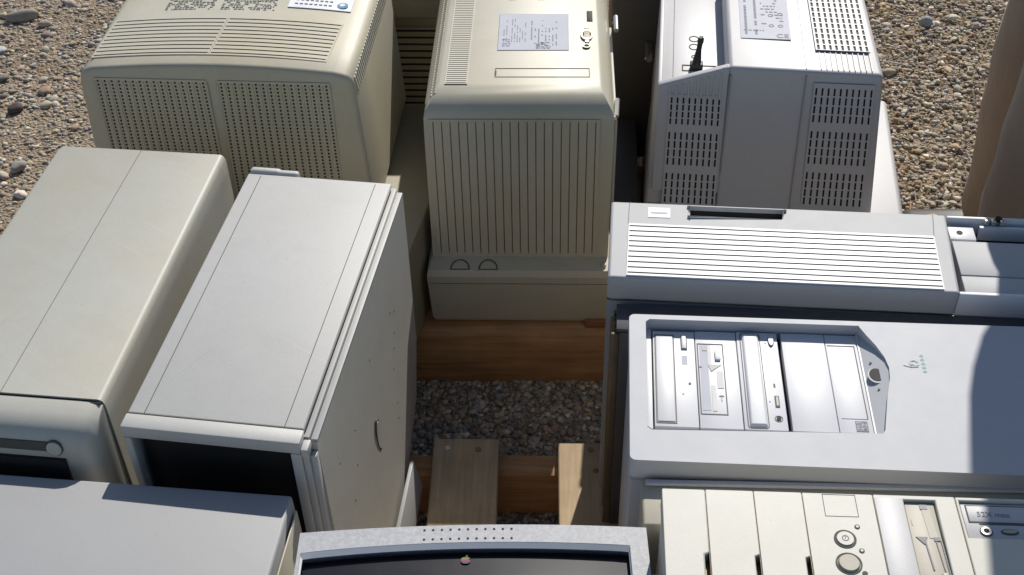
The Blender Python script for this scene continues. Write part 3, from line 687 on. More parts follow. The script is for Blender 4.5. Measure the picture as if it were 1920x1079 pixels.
bm = B(); cyl(bm, (.2746, .1400, .5112), (-.4, 0, 1), .0094, .0019, 28, sq=1.3); obj('button_ring', bm, M_silver, pp)
bm = B(); cyl(bm, (.2715, .1615, .5100), (-.4, 0, 1), .0015, .0016, 10); cyl(bm, (.2745, .119, .5110), (-.4, 0, 1), .0015, .0016, 10)
obj('indicator_light', bm, M_seam, pp)
Z = .506
bm = B(); box(bm, .018, .0245, .042, .2125, .492, Z - .001, .001)
box(bm, .2614, .2634, .046, .2125, .4925, .5072)
obj('bay_frame', bm, M_bright, t)
bm = B(); box(bm, .0175, .262, .0415, .2128, .4921, .4945); obj('bay_interior', bm, M_dark, t)
# optical drive
bm = B(); box(bm, .0262, .0742, .0575, .2085, .4946, Z, .0008); dr = obj('optical_drive', bm, M_bright, t)
bm = B(); outline(bm, .0280, .0505, .0620, .2020, Z + .0002, .0011); outline(bm, .0582, .0655, .1775, .2005, Z + .0006, .0012); box(bm, .0585, .0650, .154, .168, Z - .0005, Z + .0003, mi=1)
cyl(bm, (.0665, .1235, Z - .0005), (0, 0, 1), .0016, .001, 12); cyl(bm, (.0585, .107, Z - .0005), (0, 0, 1), .0008, .001, 8)
obj('drive_marking', bm, [M_seaml, M_label], dr)
bm = B(); box(bm, .0592, .0645, .1788, .1993, Z - .0003, Z + .0022, .0008); obj('eject_button', bm, M_bright, dr)
bm = B(); box(bm, .0295, .0490, .0645, .1995, Z - .0003, Z + .0012, .001); obj('drive_tray', bm, M_bright, dr)
# floppy drive
bm = B(); box(bm, .0752, .1222, .0575, .2105, .4946, Z - .0004, .0008); dr = obj('floppy_drive', bm, M_bright, t)
bm = B(); outline(bm, .0768, .1068, .0775, .1895, Z - .0002, .0012)
box(bm, .0795, .0885, .0835, .187, Z - .001, Z - .0001, mi=1)
box(bm, .0905, .0950, .083, .122, Z - .001, Z + .0001, mi=2); box(bm, .0975, .1045, .118, .145, Z - .001, Z + .0001, mi=2); box(bm, .0885, .0925, .155, .187, Z - .001, Z + .0001, mi=2)
for q in ([(.088, .155), (.103, .155), (.0915, .144)],):
    rings(bm, [[(x, y, Z - .001) for x, y in q], [(x, y, Z + .0003) for x, y in q]], mi=3)
box(bm, .0825, .088, .1775, .1835, Z - .001, Z + .0004, mi=3); cyl(bm, (.0800, .152, Z - .0005), (0, 0, 1), .0016, .001, 10, mi=3)
box(bm, .0985, .1035, .1055, .107, Z - .001, Z + .0003, mi=3); box(bm, .1005, .1015, .0985, .107, Z - .001, Z + .0003, mi=3)
obj('drive_marking', bm, [M_seaml, M_label, M_midgrey, M_dsteel], dr)
bm = B(); box(bm, .0965, .1030, .162, .177, Z - .0006, Z + .0022, .0008); obj('eject_button', bm, M_bright, dr)
# second optical drive with scooped door
bm = B(); box(bm, .1232, .1702, .0575, .211, .4946, Z, .0008); dr = obj('optical_drive', bm, M_bright, t)
bm = B(); P = rrect(.1275, .1490, .060, .2075, .004); pts = P
hexa(bm, [(.1285, .061, Z - .001), (.1490, .061, Z - .001), (.1490, .207, Z - .001), (.1285, .207, Z - .001), (.1305, .063, Z + .0035), (.1470, .063, Z + .0035), (.1470, .205, Z + .0035), (.1305, .205, Z + .0035)], .0016, 3)
obj('drive_tray', bm, M_bright, dr)
bm = B(); plate(bm, rrect(.1268, .1502, .0592, .2085, .004), [rrect(.1279, .1493, .0600, .2074, .0035)], Z + .0005, Z - .001)
outline(bm, .1590, .1640, .0915, .109, Z + .0003, .0012, mi=0); box(bm, .1603, .1627, .0935, .107, Z - .0002, Z + .0014, mi=1)
cyl(bm, (.1610, .0745, Z - .0005), (0, 0, 1), .0026, .0012, 16, mi=2); ringdisc(bm, (.1610, .0745, Z - .0003), .0038, .0046, .0008, 20)
for (x, y) in ((.156, .193), (.1535, .10), (.1605, .125)): cyl(bm, (x, y, Z - .0006), (0, 0, 1), .0008, .001, 8)
box(bm, .1595, .1615, .122, .128, Z - .0006, Z + .0003)
obj('drive_marking', bm, [M_seaml, M_creamd, M_dark], dr)
bm = B(); cyl(bm, (.1625, .196, Z - .0005), (0, 0, 1), .0028, .0028, 16, sq=2.6); obj('eject_button', bm, M_bright, dr)
bm = B(); cyl(bm, (.1625, .196, Z - .0005), (0, 0, 1), .0036, .0009, 16, sq=2.4); obj('button_gap', bm, M_seaml, dr)
# blank covers
bm = B(); box(bm, .1748, .2243, .0575, .2115, .4946, Z, .0008); obj('bay_cover', bm, M_bright, t)
bm = B(); box(bm, .2250, .2612, .0575, .2115, .4946, Z - .0002, .0008); bc = obj('bay_cover', bm, M_bright, t)
bm = B(); line(bm, (.2268, .193), (.2575, .193), .0008, Z); line(bm, (.2573, .193), (.2573, .079), .0010, Z); line(bm, (.2290, .079), (.2573, .079), .0005, Z, mi=1); box(bm, .2430, .2560, .0605, .0755, Z - .001, Z + .0004, mi=2)
rr_ = random.Random(5)
for k in range(14): x = .2435 + rr_.random() * .010; y = .061 + rr_.random() * .0125; box(bm, x, x + .002, y, y + .0016, Z, Z + .0006, mi=1)
obj('cover_marking', bm, [M_seaml, M_label, M_ink], bc)
# embossed swirl and green print
bm = B()
c0 = Vector((.3175, .154, .5196))
for a0, a1, r_ in ((30, 250, .0045), (200, 400, .0028), (80, 300, .0062)):
    tube(bm, [c0 + Vector((r_ * math.cos(R(a0 + (a1 - a0) * k / 12)), r_ * .9 * math.sin(R(a0 + (a1 - a0) * k / 12)), 0)) for k in range(13)], .0006, 6)
tube(bm, [c0 + Vector((-.013, -.003, 0)), c0 + Vector((-.004, -.006, 0)), c0 + Vector((.004, -.002, 0))], .0007, 6)
obj('emblem', bm, M_bright, bzl)
bm = B()
for k in range(5):
    y = .167 - .0062 * k; ringdisc(bm, (.3265, y, .5194), .0012, .0020, .0005, 12, sq=.9); box(bm, .3282, .3288, y - .0016, y + .0016, .5194, .5199)
obj('green_print', bm, M_green, bzl)

# ============================================================ case between T2 and T3
t = thing('desktop_case', 'thin greyish-beige case on edge, sandwiched between the silver-white tower and the cream tower', 'desktop case', .128, .797, .11, -3.2)
bm = B(); box(bm, .0, .62, 0, .058, .11, .494, .003, 3); obj('shell', bm, M_creamd, t)
bm = B(); box(bm, .004, .62, .0505, .0575, .4942, .4985, .0018, 3); obj('top_rim', bm, M_silver, t)

# ============================================================ T3: cream tower
t = thing('computer_tower', 'cream computer tower lying on its back at the bottom right with two round buttons', 'computer tower', .142, .791, .11, -4)
bm = B(); box(bm, .002, .60, -.19, -.003, .11, .532, .002); obj('shell', bm, M_cream, t)
bx = [0, .0424, .089, .1357, .2037, .2822, .60]
for k in range(6):
    bm = B(); x0, x1 = bx[k] + .0004, bx[k + 1] - .0004
    if k < 3:   # cover with a finger notch on its right edge
        plate(bm, [(x0, -.192), (x1 - .005, -.192), (x1 - .0045, -.078), (x1, -.076), (x1, 0), (x0, 0)], [], .5595, .533)
    elif k == 4:
        plate(bm, [(x0, -.192), (x1, -.192), (x1, 0), (x0, 0)], [[(.2325, -.185), (.2625, -.185), (.2625, -.005), (.2325, -.005)]], .5595, .533)
    elif k == 5:
        plate(bm, [(x0, -.192), (x1, -.192), (x1, 0), (x0, 0)], [[(.2855, -.0485), (.44, -.0485), (.44, -.004), (.2855, -.004)]], .5595, .533)
    else: plate(bm, [(x0, -.192), (x1, -.192), (x1, 0), (x0, 0)], [], .5595, .533)
    o = obj('bay_cover', bm, M_cream, t, smooth=25, recalc=True)
    md = o.modifiers.new('edge', 'BEVEL'); md.width = .0010 if k else .0016; md.segments = 2; md.limit_method = 'ANGLE'; md.angle_limit = R(50)
    if k == 3: pc = o
bm = B()
for k in (1, 2, 3): box(bm, bx[k] - .0045, bx[k] + .0003, -.19, -.0775, .534, .548)
for k in range(1, 6): box(bm, bx[k] - .0003, bx[k] + .0003, -.19, -.001, .534, .5575)
obj('cover_gap', bm, M_bronze, t)
bm = B(); outline(bm, .155, .1868, -.0285, -.0015, .5594, .0006, h=.0003); ringdisc(bm, (.170, -.055, .5592), .0085, .0105, .0009, 32); ringdisc(bm, (.1695, -.083, .5592), .0108, .0122, .0009, 32)
for (x, y) in ((.1833, -.0402), (.1835, -.068), (.1825, -.0935)): cyl(bm, (x, y, .5592), (0, 0, 1), .0026, .0008, 14)
obj('button_outline', bm, M_seam, pc)
bm = B(); cyl(bm, (.170, -.055, .5590), (0, 0, 1), .0085, .0022, 32, r2=.0078); obj('power_button', bm, M_cream, pc)
bm = B(); cyl(bm, (.1695, -.083, .5590), (0, 0, 1), .0108, .003, 32, r2=.009); obj('reset_button', bm, M_creamd, pc)
bm = B(); ringdisc(bm, (.170, -.055, .5610), .0024, .0034, .0004, 20); box(bm, .1697, .1703, -.0555, -.0515, .5611, .5616); obj('power_symbol', bm, M_ink, pc)
bm = B()
for (x, y) in ((.1833, -.0402), (.1835, -.068)): cyl(bm, (x, y, .5598), (0, 0, 1), .0014, .0006, 12)
obj('indicator_light', bm, M_cream, pc)
bm = B(); box(bm, .2045, .2315, -.19, -.004, .5585, .5602, .0004); obj('cover_inlay', bm, M_grey, t)
bm = B(); box(bm, .2335, .2615, -.184, -.006, .534, .556, .0006); fd = obj('floppy_drive', bm, M_creamd, t)
bm = B(); z = .5561
hexa(bm, [(.2505, -.048, z - .001), (.2585, -.048, z - .001), (.2555, -.011, z - .001), (.2485, -.011, z - .001), (.2505, -.048, z + .0003), (.2585, -.048, z + .0003), (.2555, -.011, z + .0003), (.2485, -.011, z + .0003)], mi=1)
box(bm, .2475, .2545, -.014, -.0085, z - .001, z + .0006, mi=0); box(bm, .2540, .2600, -.0515, -.047, z - .001, z + .0006, mi=0)
rings(bm, [[(.2375, -.047, z - .001), (.2445, -.056, z - .001), (.2485, -.047, z - .001)], [(.2375, -.047, z + .0006), (.2445, -.056, z + .0006), (.2485, -.047, z + .0006)]], mi=0)
line(bm, (.2455, -.052), (.2475, -.085), .0014, z + .0004); line(bm, (.2555, -.052), (.2575, -.086), .0009, z + .0004); line(bm, (.2605, -.051), (.2615, -.10), .0014, z + .0004)
box(bm, .2365, .2375, -.033, -.027, z - .001, z + .0004, mi=1); outline(bm, .2375, .2460, -.112, -.092, z + .0003, .0009)
obj('drive_marking', bm, [M_dsteel, M_beige3], fd, recalc=True)
bm = B(); box(bm, .2540, .2595, -.15, -.088, z - .0008, z + .0018, .0006); obj('eject_button', bm, M_creamd, fd)
bm = B(); box(bm, .2865, .44, -.0475, -.005, .534, .5567, .0008); cd = obj('optical_drive', bm, M_grey, t)
bm = B(); z = .5568; outline(bm, .2905, .42, -.0285, -.0075, z, .0008); box(bm, .30, .42, -.0302, -.0285, z - .001, z + .0004)
cyl(bm, (.3045, -.0385, z - .001), (0, 0, 1), .0060, .0016, 22, mi=0); cyl(bm, (.3045, -.0385, z), (0, 0, 1), .0026, .0014, 14, mi=1)
cyl(bm, (.3265, -.0385, z - .001), (0, 0, 1), .0085, .0014, 22, sq=.42)
obj('drive_marking', bm, [M_seam, M_dark], cd)
bm = B(); ringdisc(bm, (.3045, -.0385, z), .0028, .0050, .0014, 22); obj('headphone_jack', bm, M_chrome, cd)
bm = B(); cyl(bm, (.3265, -.0385, z), (0, 0, 1), .0068, .0016, 22, sq=.3); obj('volume_wheel', bm, M_creamd, cd)
bm = B(); box(bm, .2915, .419, -.0275, -.0085, z - .0005, z + .0007, .0006); tr = obj('drive_tray', bm, M_grey, cd)
text('speed_print', '52X max', .0085, .2995, -.0215, z + .0009, 0, M_ink, tr)

# ============================================================ PALLETS
def pallet(label, beams, boards, x, y, nails, cap=None):
    t = thing('wooden_pallet', label, 'pallet', x, y, 0, -2, group='wooden pallets under the computers')
    for (x0, x1, y0, y1, z0, z1) in beams:
        bm = B(); box(bm, x0, x1, y0, y1, z0, z1, .003, 2); obj('stringer', bm, M_woodx, t)
    for (x0, x1, y0, y1, z0, z1) in boards:
        bm = B(); box(bm, x0, x1, y0, y1, z0, z1, .0015, 1); b_ = obj('deck_board', bm, M_wood, t)
    for i, (a, b_, c) in enumerate(nails):
        bm = B(); cyl(bm, (a, b_, c - .001), (0, 0, 1), .0045, .0022, 14); obj('nail', bm, M_metal if i == 0 else M_bronze, t)
    return t
# front pallet: boards run away from the camera
bo = []
for (x0, x1, y1) in ((-.80, -.70, 0), (-.62, -.52, 0), (-.45, -.35, 0), (-.28, -.185, -.005), (-.112, -.014, 0), (.074, .172, -.008), (.24, .34, 0), (.40, .50, 0), (.56, .66, 0), (.72, .8, 0)):
    bo.append((x0, x1, -1.0, y1, .0915, .110))
pallet('pallet of pale deck boards with nail heads, just above the speckled grey monitor', [(-.80, .80, -.055, -.015, .0, .0905), (-.80, .80, -.53, -.49, 0, .0905), (-.80, .80, -.99, -.95, 0, .0905)], bo, -.01, 1.262,
       [(-.09, -.02, .110), (-.045, -.022, .110), (.122, -.022, .110), (.140, -.024, .110), (.128, -.062, .110)])
bo = [(x0, x0 + .095, .115, .95, .0915, .109) for x0 in (-.6, -.42, -.24, -.06, .12, .30)]
t = pallet('pallet whose thick brown front beam carries the ribbed beige monitor', [(-.60, .50, 0, .11, .0, .109), (-.60, .50, .45, .50, 0, .0905), (-.60, .50, .90, .95, 0, .0905)], bo, -.01, 1.487, [])
bm = B(); box(bm, .128, .17, .018, .05, .1092, .124, .002); obj('spacer_block', bm, M_woodr, t)

# grey flat piece leaning low beside the white tower
t = thing('case_panel', 'small loose grey panel wedged low between the white tower and the pallet boards', 'panel', -.155, 1.06, .11, -9)
bm = B(); hexa(bm, [(-.02, -.02, .111), (.010, -.02, .111), (.002, .115, .111), (-.02, .115, .111), (-.01, -.02, .155), (-.004, -.02, .155), (-.008, .115, .165), (-.013, .115, .165)], .001); obj('panel_face', bm, M_lgrey, t)

# ============================================================ GROUND
def ground_mat():
    m, nt, b = nodes('dirt'); N = nt.nodes.new; L = nt.links.new
    tc = N('ShaderNodeTexCoord')
    n = N('ShaderNodeTexNoise'); n.inputs['Scale'].default_value = 6; n.inputs['Detail'].default_value = 12; n.inputs['Roughness'].default_value = .75; L(tc.outputs['Object'], n.inputs[0])
    cr = N('ShaderNodeValToRGB'); cr.color_ramp.elements[0].position = .35; cr.color_ramp.elements[1].position = .7
    cr.color_ramp.elements[0].color = (.24, .18, .12, 1); cr.color_ramp.elements[1].color = (.46, .365, .265, 1); L(n.outputs[0], cr.inputs[0])
    v = N('ShaderNodeTexVoronoi'); v.inputs['Scale'].default_value = 130; L(tc.outputs['Object'], v.inputs[0])
    mr = N('ShaderNodeMapRange'); mr.inputs[1].default_value = 0; mr.inputs[2].default_value = 1; mr.inputs[3].default_value = .7; mr.inputs[4].default_value = 1.25; L(v.outputs['Color'], mr.inputs[0])
    vm = N('ShaderNodeVectorMath'); vm.operation = 'SCALE'; L(cr.outputs[0], vm.inputs[0]); L(mr.outputs[0], vm.inputs['Scale']); L(vm.outputs[0], b.inputs['Base Color'])
    b.inputs['Roughness'].default_value = .95; b.inputs['Specular IOR Level'].default_value = .2
    v2 = N('ShaderNodeTexVoronoi'); v2.inputs['Scale'].default_value = 160; L(tc.outputs['Object'], v2.inputs[0])
    ad = N('ShaderNodeMath'); ad.operation = 'SUBTRACT'; L(n.outputs[0], ad.inputs[0]); L(v2.outputs['Distance'], ad.inputs[1])
    bp = N('ShaderNodeBump'); bp.inputs['Strength'].default_value = .9; bp.inputs['Distance'].default_value = .006; L(ad.outputs[0], bp.inputs['Height']); L(bp.outputs[0], b.inputs['Normal'])
    return m
bm = B(); quad(bm, (-60, -60, 0), (60, -60, 0), (60, 60, 0), (-60, 60, 0))
g = obj('ground', bm, ground_mat(), None, smooth=0); g['kind'] = 'structure'; g['label'] = 'dusty brown dirt ground under the gravel'

def attr_mat(name, rough=.85, spec=.3):
    m, nt, b = nodes(name); N = nt.nodes.new; L = nt.links.new
    a = N('ShaderNodeAttribute'); a.attribute_name = 'Col'
    tc = N('ShaderNodeTexCoord'); n = N('ShaderNodeTexNoise'); n.inputs['Scale'].default_value = 260; n.inputs['Detail'].default_value = 5; L(tc.outputs['Object'], n.inputs[0])
    mr = N('ShaderNodeMapRange'); mr.inputs[1].default_value = .3; mr.inputs[2].default_value = .7; mr.inputs[3].default_value = .78; mr.inputs[4].default_value = 1.2; L(n.outputs[0], mr.inputs[0])
    vm = N('ShaderNodeVectorMath'); vm.operation = 'SCALE'; L(a.outputs['Color'], vm.inputs[0]); L(mr.outputs[0], vm.inputs['Scale']); L(vm.outputs[0], b.inputs['Base Color'])
    b.inputs['Roughness'].default_value = rough; b.inputs['Specular IOR Level'].default_value = spec
    bp = N('ShaderNodeBump'); bp.inputs['Strength'].default_value = .4; bp.inputs['Distance'].default_value = .001; L(n.outputs[0], bp.inputs['Height']); L(bp.outputs[0], b.inputs['Normal'])
    return m
def ico(sub):
    t = bmesh.new(); bmesh.ops.create_icosphere(t, subdivisions=sub, radius=1); t.verts.ensure_lookup_table()
    v = np.array([q.co[:] for q in t.verts]); f = np.array([[q.index for q in a.verts] for a in t.faces]); t.free(); return v, f
PAL_R = np.array([(.36, .31, .23), (.30, .25, .18), (.42, .37, .29), (.22, .185, .14), (.30, .24, .17), (.50, .45, .36), (.25, .24, .22), (.33, .24, .15), (.38, .29, .19), (.19, .165, .14)])
PAL_L = np.array([(.30, .24, .18), (.34, .29, .22), (.26, .215, .165), (.36, .32, .26), (.24, .21, .18), (.42, .37, .30), (.29, .28, .26), (.20, .17, .14), (.31, .235, .165)])
def stones(name, label, pos, size, pal, sub, flat=(.35, .7), sharp=False):
    V, F = ico(sub); n = len(pos); nv = len(V)
    ax = rng.uniform(.65, 1.35, (n, 3)); ax[:, 2] = rng.uniform(*flat, n)
    off = 1 + rng.uniform(-.24, .24, (n, nv)); P = V[None] * off[:, :, None] * ax[:, None, :] * size[:, None, None]
    yaw = rng.uniform(0, 6.28, n); ti = rng.uniform(-.4, .4, n)
    c, s = np.cos(ti)[:, None], np.sin(ti)[:, None]; x, z = P[..., 0] * c - P[..., 2] * s, P[..., 0] * s + P[..., 2] * c; P[..., 0], P[..., 2] = x, z
    c, s = np.cos(yaw)[:, None], np.sin(yaw)[:, None]; x, y = P[..., 0] * c - P[..., 1] * s, P[..., 0] * s + P[..., 1] * c; P[..., 0], P[..., 1] = x, y
    P += pos[:, None, :]
    me = bpy.data.meshes.new(name); nf = len(F)
    co = P.reshape(-1, 3); fa = (F[None] + (np.arange(n) * nv)[:, None, None]).reshape(-1, 3)
    me.vertices.add(len(co)); me.vertices.foreach_set('co', co.ravel())
    me.loops.add(fa.size); me.loops.foreach_set('vertex_index', fa.ravel().astype(np.int32))
    me.polygons.add(len(fa)); me.polygons.foreach_set('loop_start', (np.arange(len(fa)) * 3).astype(np.int32)); me.polygons.foreach_set('loop_total', np.full(len(fa), 3, np.int32))
    me.update(calc_edges=True); me.validate()
    cc = 1.35 * pal[rng.integers(0, len(pal), n)] * rng.uniform(.75, 1.3, (n, 1)) * rng.uniform(.95, 1.05, (n, 3))
    ca = me.color_attributes.new('Col', 'FLOAT_COLOR', 'POINT'); d = np.ones((n, nv, 4)); d[..., :3] = cc[:, None, :]; ca.data.foreach_set('color', d.reshape(-1).astype(np.float32))
    if sub > 1: me.shade_smooth()
    me.materials.append(M_stone)
    o = bpy.data.objects.new(name, me); col.objects.link(o); o['kind'] = 'stuff'; o['label'] = label; o['category'] = 'gravel'
    return o
M_stone = attr_mat('pebble_stone')
def scatter(x0, x1, y0, y1, n, smin, smax, p=2.5, lift=.25):
    s = smin + (smax - smin) * rng.random(n) ** p
    return np.column_stack([rng.uniform(x0, x1, n), rng.uniform(y0, y1, n), s * rng.uniform(-.1, lift, n)]), s
# left: dirt with sparse coarse pebbles; right: dense fine gravel; middle: gap between pallets
pos, s = scatter(-2.0, -.45, 1.0, 3.4, 34000, .002, .0075, 1.8); stones('dirt_pebbles', 'fine brown pebbles in the dusty dirt left of the computers', pos, s, PAL_L, 1)
k = (np.sin(pos[:, 0] * 5 + 1) + np.sin(pos[:, 1] * 4 + pos[:, 0] * 3)) > -9
pos, s = scatter(-2.0, -.45, 1.0, 3.4, 2600, .005, .0155, 2.6, .3); stones('dirt_stones', 'coarser rounded stones strewn over the dirt on the left', pos, s, PAL_L, 2)
pos, s = scatter(.4, 2.1, 1.15, 3.4, 52000, .0025, .0075, 1.5, .8); stones('fine_gravel', 'dense fine pale gravel right of the computers', pos, s, PAL_R, 1)
pos, s = scatter(.4, 2.1, 1.15, 3.4, 1500, .007, .0135, 2.6, .6); stones('coarse_gravel', 'larger river pebbles mixed into the gravel on the right', pos, s, PAL_R, 2)
pos, s = scatter(-.3, .2, 1.1, 1.7, 16000, .002, .0075, 2.4, .6); stones('gap_gravel', 'fine gravel on the ground in the opening between the two pallets', pos, s, PAL_R, 1)
# straw and wood chips on the right
n = 8000; me = bpy.data.meshes.new('straw_bits'); co = []; fa = []; cc = []
for i in range(n):
    x, y = rng.uniform(.35, 2.2), rng.uniform(1.1, 3.4); a = rng.uniform(0, 6.28); l = rng.uniform(.006, .028); w = rng.uniform(.0007, .0017); z = rng.uniform(.006, .011)
    d = np.array([math.cos(a), math.sin(a)]) * l / 2; q = np.array([-math.sin(a), math.cos(a)]) * w; tz = rng.uniform(-.004, .004); b0 = len(co)
    for sx, sy, dz in ((-1, -1, 0), (-1, 1, 0), (1, 1, 0), (1, -1, 0), (0, 0, .0014)):
        co.append((x + d[0] * sx + q[0] * sy, y + d[1] * sx + q[1] * sy, z + tz * sx + dz))
    fa += [(b0, b0 + 1, b0 + 4), (b0 + 1, b0 + 2, b0 + 4), (b0 + 2, b0 + 3, b0 + 4), (b0 + 3, b0, b0 + 4), (b0 + 3, b0 + 2, b0 + 1, b0)]
    c = np.array([(.52, .40, .24), (.42, .29, .16), (.33, .2, .1), (.56, .47, .33)][rng.integers(0, 4)]) * rng.uniform(.7, 1.1); cc += [(*c, 1)] * 5
me.from_pydata(co, [], fa); ca = me.color_attributes.new('Col', 'FLOAT_COLOR', 'POINT'); ca.data.foreach_set('color', np.array(cc, np.float32).ravel()); me.materials.append(M_stone)
o = bpy.data.objects.new('straw', me); col.objects.link(o); o['kind'] = 'stuff'; o['label'] = 'dry straw and wood chips scattered through the gravel'; o['category'] = 'straw'
# a few stones large enough to single out
def boulder(label, x, y, sx, sy, sz, yaw, c):
    t = bmesh.new(); bmesh.ops.create_icosphere(t, subdivisions=4, radius=1); rr_ = random.Random(int(x * 1000))
    ph = [rr_.uniform(0, 6) for _ in range(6)]
    for v in t.verts:
        p = v.co.copy(); k = 1 + .10 * math.sin(2.1 * p.x + ph[0]) * math.cos(1.7 * p.y + ph[1]) + .06 * math.sin(3.3 * p.y + ph[2] + 2 * p.z) + .04 * math.sin(5 * p.x + ph[3])
        v.co = Vector((p.x * sx * k, p.y * sy * k, p.z * sz * k + sz * .55))
    o = obj('stone', t, plastic('stone_' + str(len(MATS)), c, .85, tuple(q * .75 for q in c), .6, 60, grain=.12, bump=.6, bscale=300), None, smooth=0)
    o.data.shade_smooth(); o.location = (x, y, 0); o.rotation_euler = (0, 0, yaw); o['label'] = label; o['category'] = 'stone'; o['group'] = 'larger stones on the ground'
boulder('large flat grey-brown stone lying on the dirt near the top left corner', -1.19, 2.77, .040, .018, .016, .25, (.34, .30, .24))
boulder('dark angular stone on the dirt, left of the large beige monitor', -1.09, 2.36, .018, .013, .012, .6, (.10, .08, .07))
boulder('rounded grey stone on the dirt just above the beige tower', -1.02, 2.14, .019, .015, .012, 1.2, (.33, .31, .27))
boulder('pale blue-grey round stone in the gravel at the top right', 1.0, 2.645, .016, .015, .014, .2, (.36, .39, .40))
boulder('flat tan stone in the gravel beside the grey monitor', .86, 2.43, .017, .012, .009, .1, (.42, .35, .25))

# ============================================================ PERSON at the right (tan trousers; the upper body is above the picture)
def skin(name, V, E_, mat, parent, root=0, sub=2):
    me = bpy.data.meshes.new(name); me.from_pydata([v[:3] for v in V], E_, []); o = bpy.data.objects.new(name, me); col.objects.link(o); o.parent = parent
    o.modifiers.new('skin', 'SKIN'); 
    if not me.skin_vertices: me.skin_vertices.new()
    for i, v in enumerate(V): me.skin_vertices[0].data[i].radius = (v[3], v[4] if len(v) > 4 else v[3]); me.skin_vertices[0].data[i].use_root = (i == root)
    s = o.modifiers.new('sub', 'SUBSURF'); s.levels = sub; s.render_levels = sub
    dg = bpy.context.evaluated_depsgraph_get(); dg.update()
    m2 = bpy.data.meshes.new_from_object(o.evaluated_get(dg)); m2.name = name
    o.modifiers.clear(); o.data = m2; m2.materials.clear(); m2.materials.append(mat); m2.shade_smooth(); return o
M_skin = plastic('skin', (.42, .26, .18), .5, bump=.1)
def cloth(name, c, c2):
    m, nt, b = nodes(name); N = nt.nodes.new; L = nt.links.new
    tc = N('ShaderNodeTexCoord'); n = N('ShaderNodeTexNoise'); n.inputs['Scale'].default_value = 7; n.inputs['Detail'].default_value = 6; L(tc.outputs['Object'], n.inputs[0])
    mx = N('ShaderNodeMix'); mx.data_type = 'RGBA'; L(n.outputs[0], mx.inputs[0]); mx.inputs[6].default_value = (*c, 1); mx.inputs[7].default_value = (*c2, 1); L(mx.outputs[2], b.inputs['Base Color'])
    b.inputs['Roughness'].default_value = .9; b.inputs['Sheen Weight'].default_value = .15
    mp = N('ShaderNodeMapping'); mp.inputs['Scale'].default_value = (5, 5, 3); mp.inputs['Rotation'].default_value = (.3, .5, 0); L(tc.outputs['Object'], mp.inputs[0])
    f = N('ShaderNodeTexNoise'); f.inputs['Scale'].default_value = 1.6; f.inputs['Detail'].default_value = 4; f.inputs['Distortion'].default_value = .4; L(mp.outputs[0], f.inputs[0])
    w = N('ShaderNodeTexNoise'); w.inputs['Scale'].default_value = 900; L(tc.outputs['Object'], w.inputs[0])
    mu = N('ShaderNodeMath'); mu.operation = 'MULTIPLY_ADD'; mu.inputs[1].default_value = .02; L(w.outputs[0], mu.inputs[0]); L(f.outputs[0], mu.inputs[2])
    bp = N('ShaderNodeBump'); bp.inputs['Strength'].default_value = .8; bp.inputs['Distance'].default_value = .02; L(mu.outputs[0], bp.inputs['Height']); L(bp.outputs[0], b.inputs['Normal'])
    return m
M_khaki = cloth('tan_trouser_cloth', (.31, .215, .14), (.37, .265, .18)); M_shirt = cloth('navy_cotton', (.04, .05, .09), (.05, .06, .10))
px, py_ = .832, 1.61
pr = thing('person', 'person in loose tan trousers standing on the gravel at the right edge, facing the computers', 'person', px, py_, 0, -18)
# facing -x; their sides lie along y
V = [(0, 0, .95, .12, .14), (0, 0, 1.12, .105, .13), (0, 0, 1.30, .115, .16), (.005, 0, 1.43, .09, .15), (0, 0, 1.50, .055), (-.01, 0, 1.56, .05), (-.02, 0, 1.64, .085, .075), (-.015, 0, 1.72, .085, .075)]
Eb = [(i, i + 1) for i in range(7)]
for s in (-1, 1):
    b0 = len(V); foot = -.19 if s < 0 else .19
    V += [(0, s * .09, .88, .095), (-.015, s * .15 if s > 0 else -.15, .50, .06), (0.0, foot, .12, .042), (-.03, foot, .05, .04), (-.15, foot, .035, .035)]
    Eb += [(0, b0), (b0, b0 + 1), (b0 + 1, b0 + 2), (b0 + 2, b0 + 3), (b0 + 3, b0 + 4)]
    a0 = len(V)
    V += [(.01, s * .19, 1.42, .055), (.03, s * .225, 1.15, .042), (-.01, s * .235, .92, .028), (-.02, s * .235, .87, .032, .02)]
    Eb += [(3, a0), (a0, a0 + 1), (a0 + 1, a0 + 2), (a0 + 2, a0 + 3)]
    for k, (dx, l) in enumerate(((-.024, .068), (-.008, .078), (.008, .074), (.022, .058))):
        f0 = len(V); V += [(-.02 + dx, s * .236, .835, .0095), (-.022 + dx * 1.1, s * .233, .835 - l * .55, .0085), (-.026 + dx * 1.1, s * .226, .835 - l, .007)]; Eb += [(a0 + 3, f0), (f0, f0 + 1), (f0 + 1, f0 + 2)]
    f0 = len(V); V += [(-.048, s * .222, .855, .011), (-.058, s * .214, .825, .009), (-.058, s * .208, .80, .008)]; Eb += [(a0 + 3, f0), (f0, f0 + 1), (f0 + 1, f0 + 2)]
body = skin('body', V, Eb, M_skin, pr)
V = [(0, 0, .97, .135, .165), (0, 0, .89, .12, .16)]
Eb = [(0, 1)]
for s in (-1, 1):
    b0 = len(V); V += [(.0, s * .10, .82, .108), (-.006 + (.014 if s < 0 else 0), s * .135, .64, .092), (-.010 + (.006 if s < 0 else 0), s * .16, .48, .082), (-.010, s * .175, .30, .078), (.004, s * .185, .06, .076)]; Eb += [(1, b0)] + [(b0 + i, b0 + i + 1) for i in range(4)]
tr = skin('trousers', V, Eb, M_khaki, pr, sub=3)
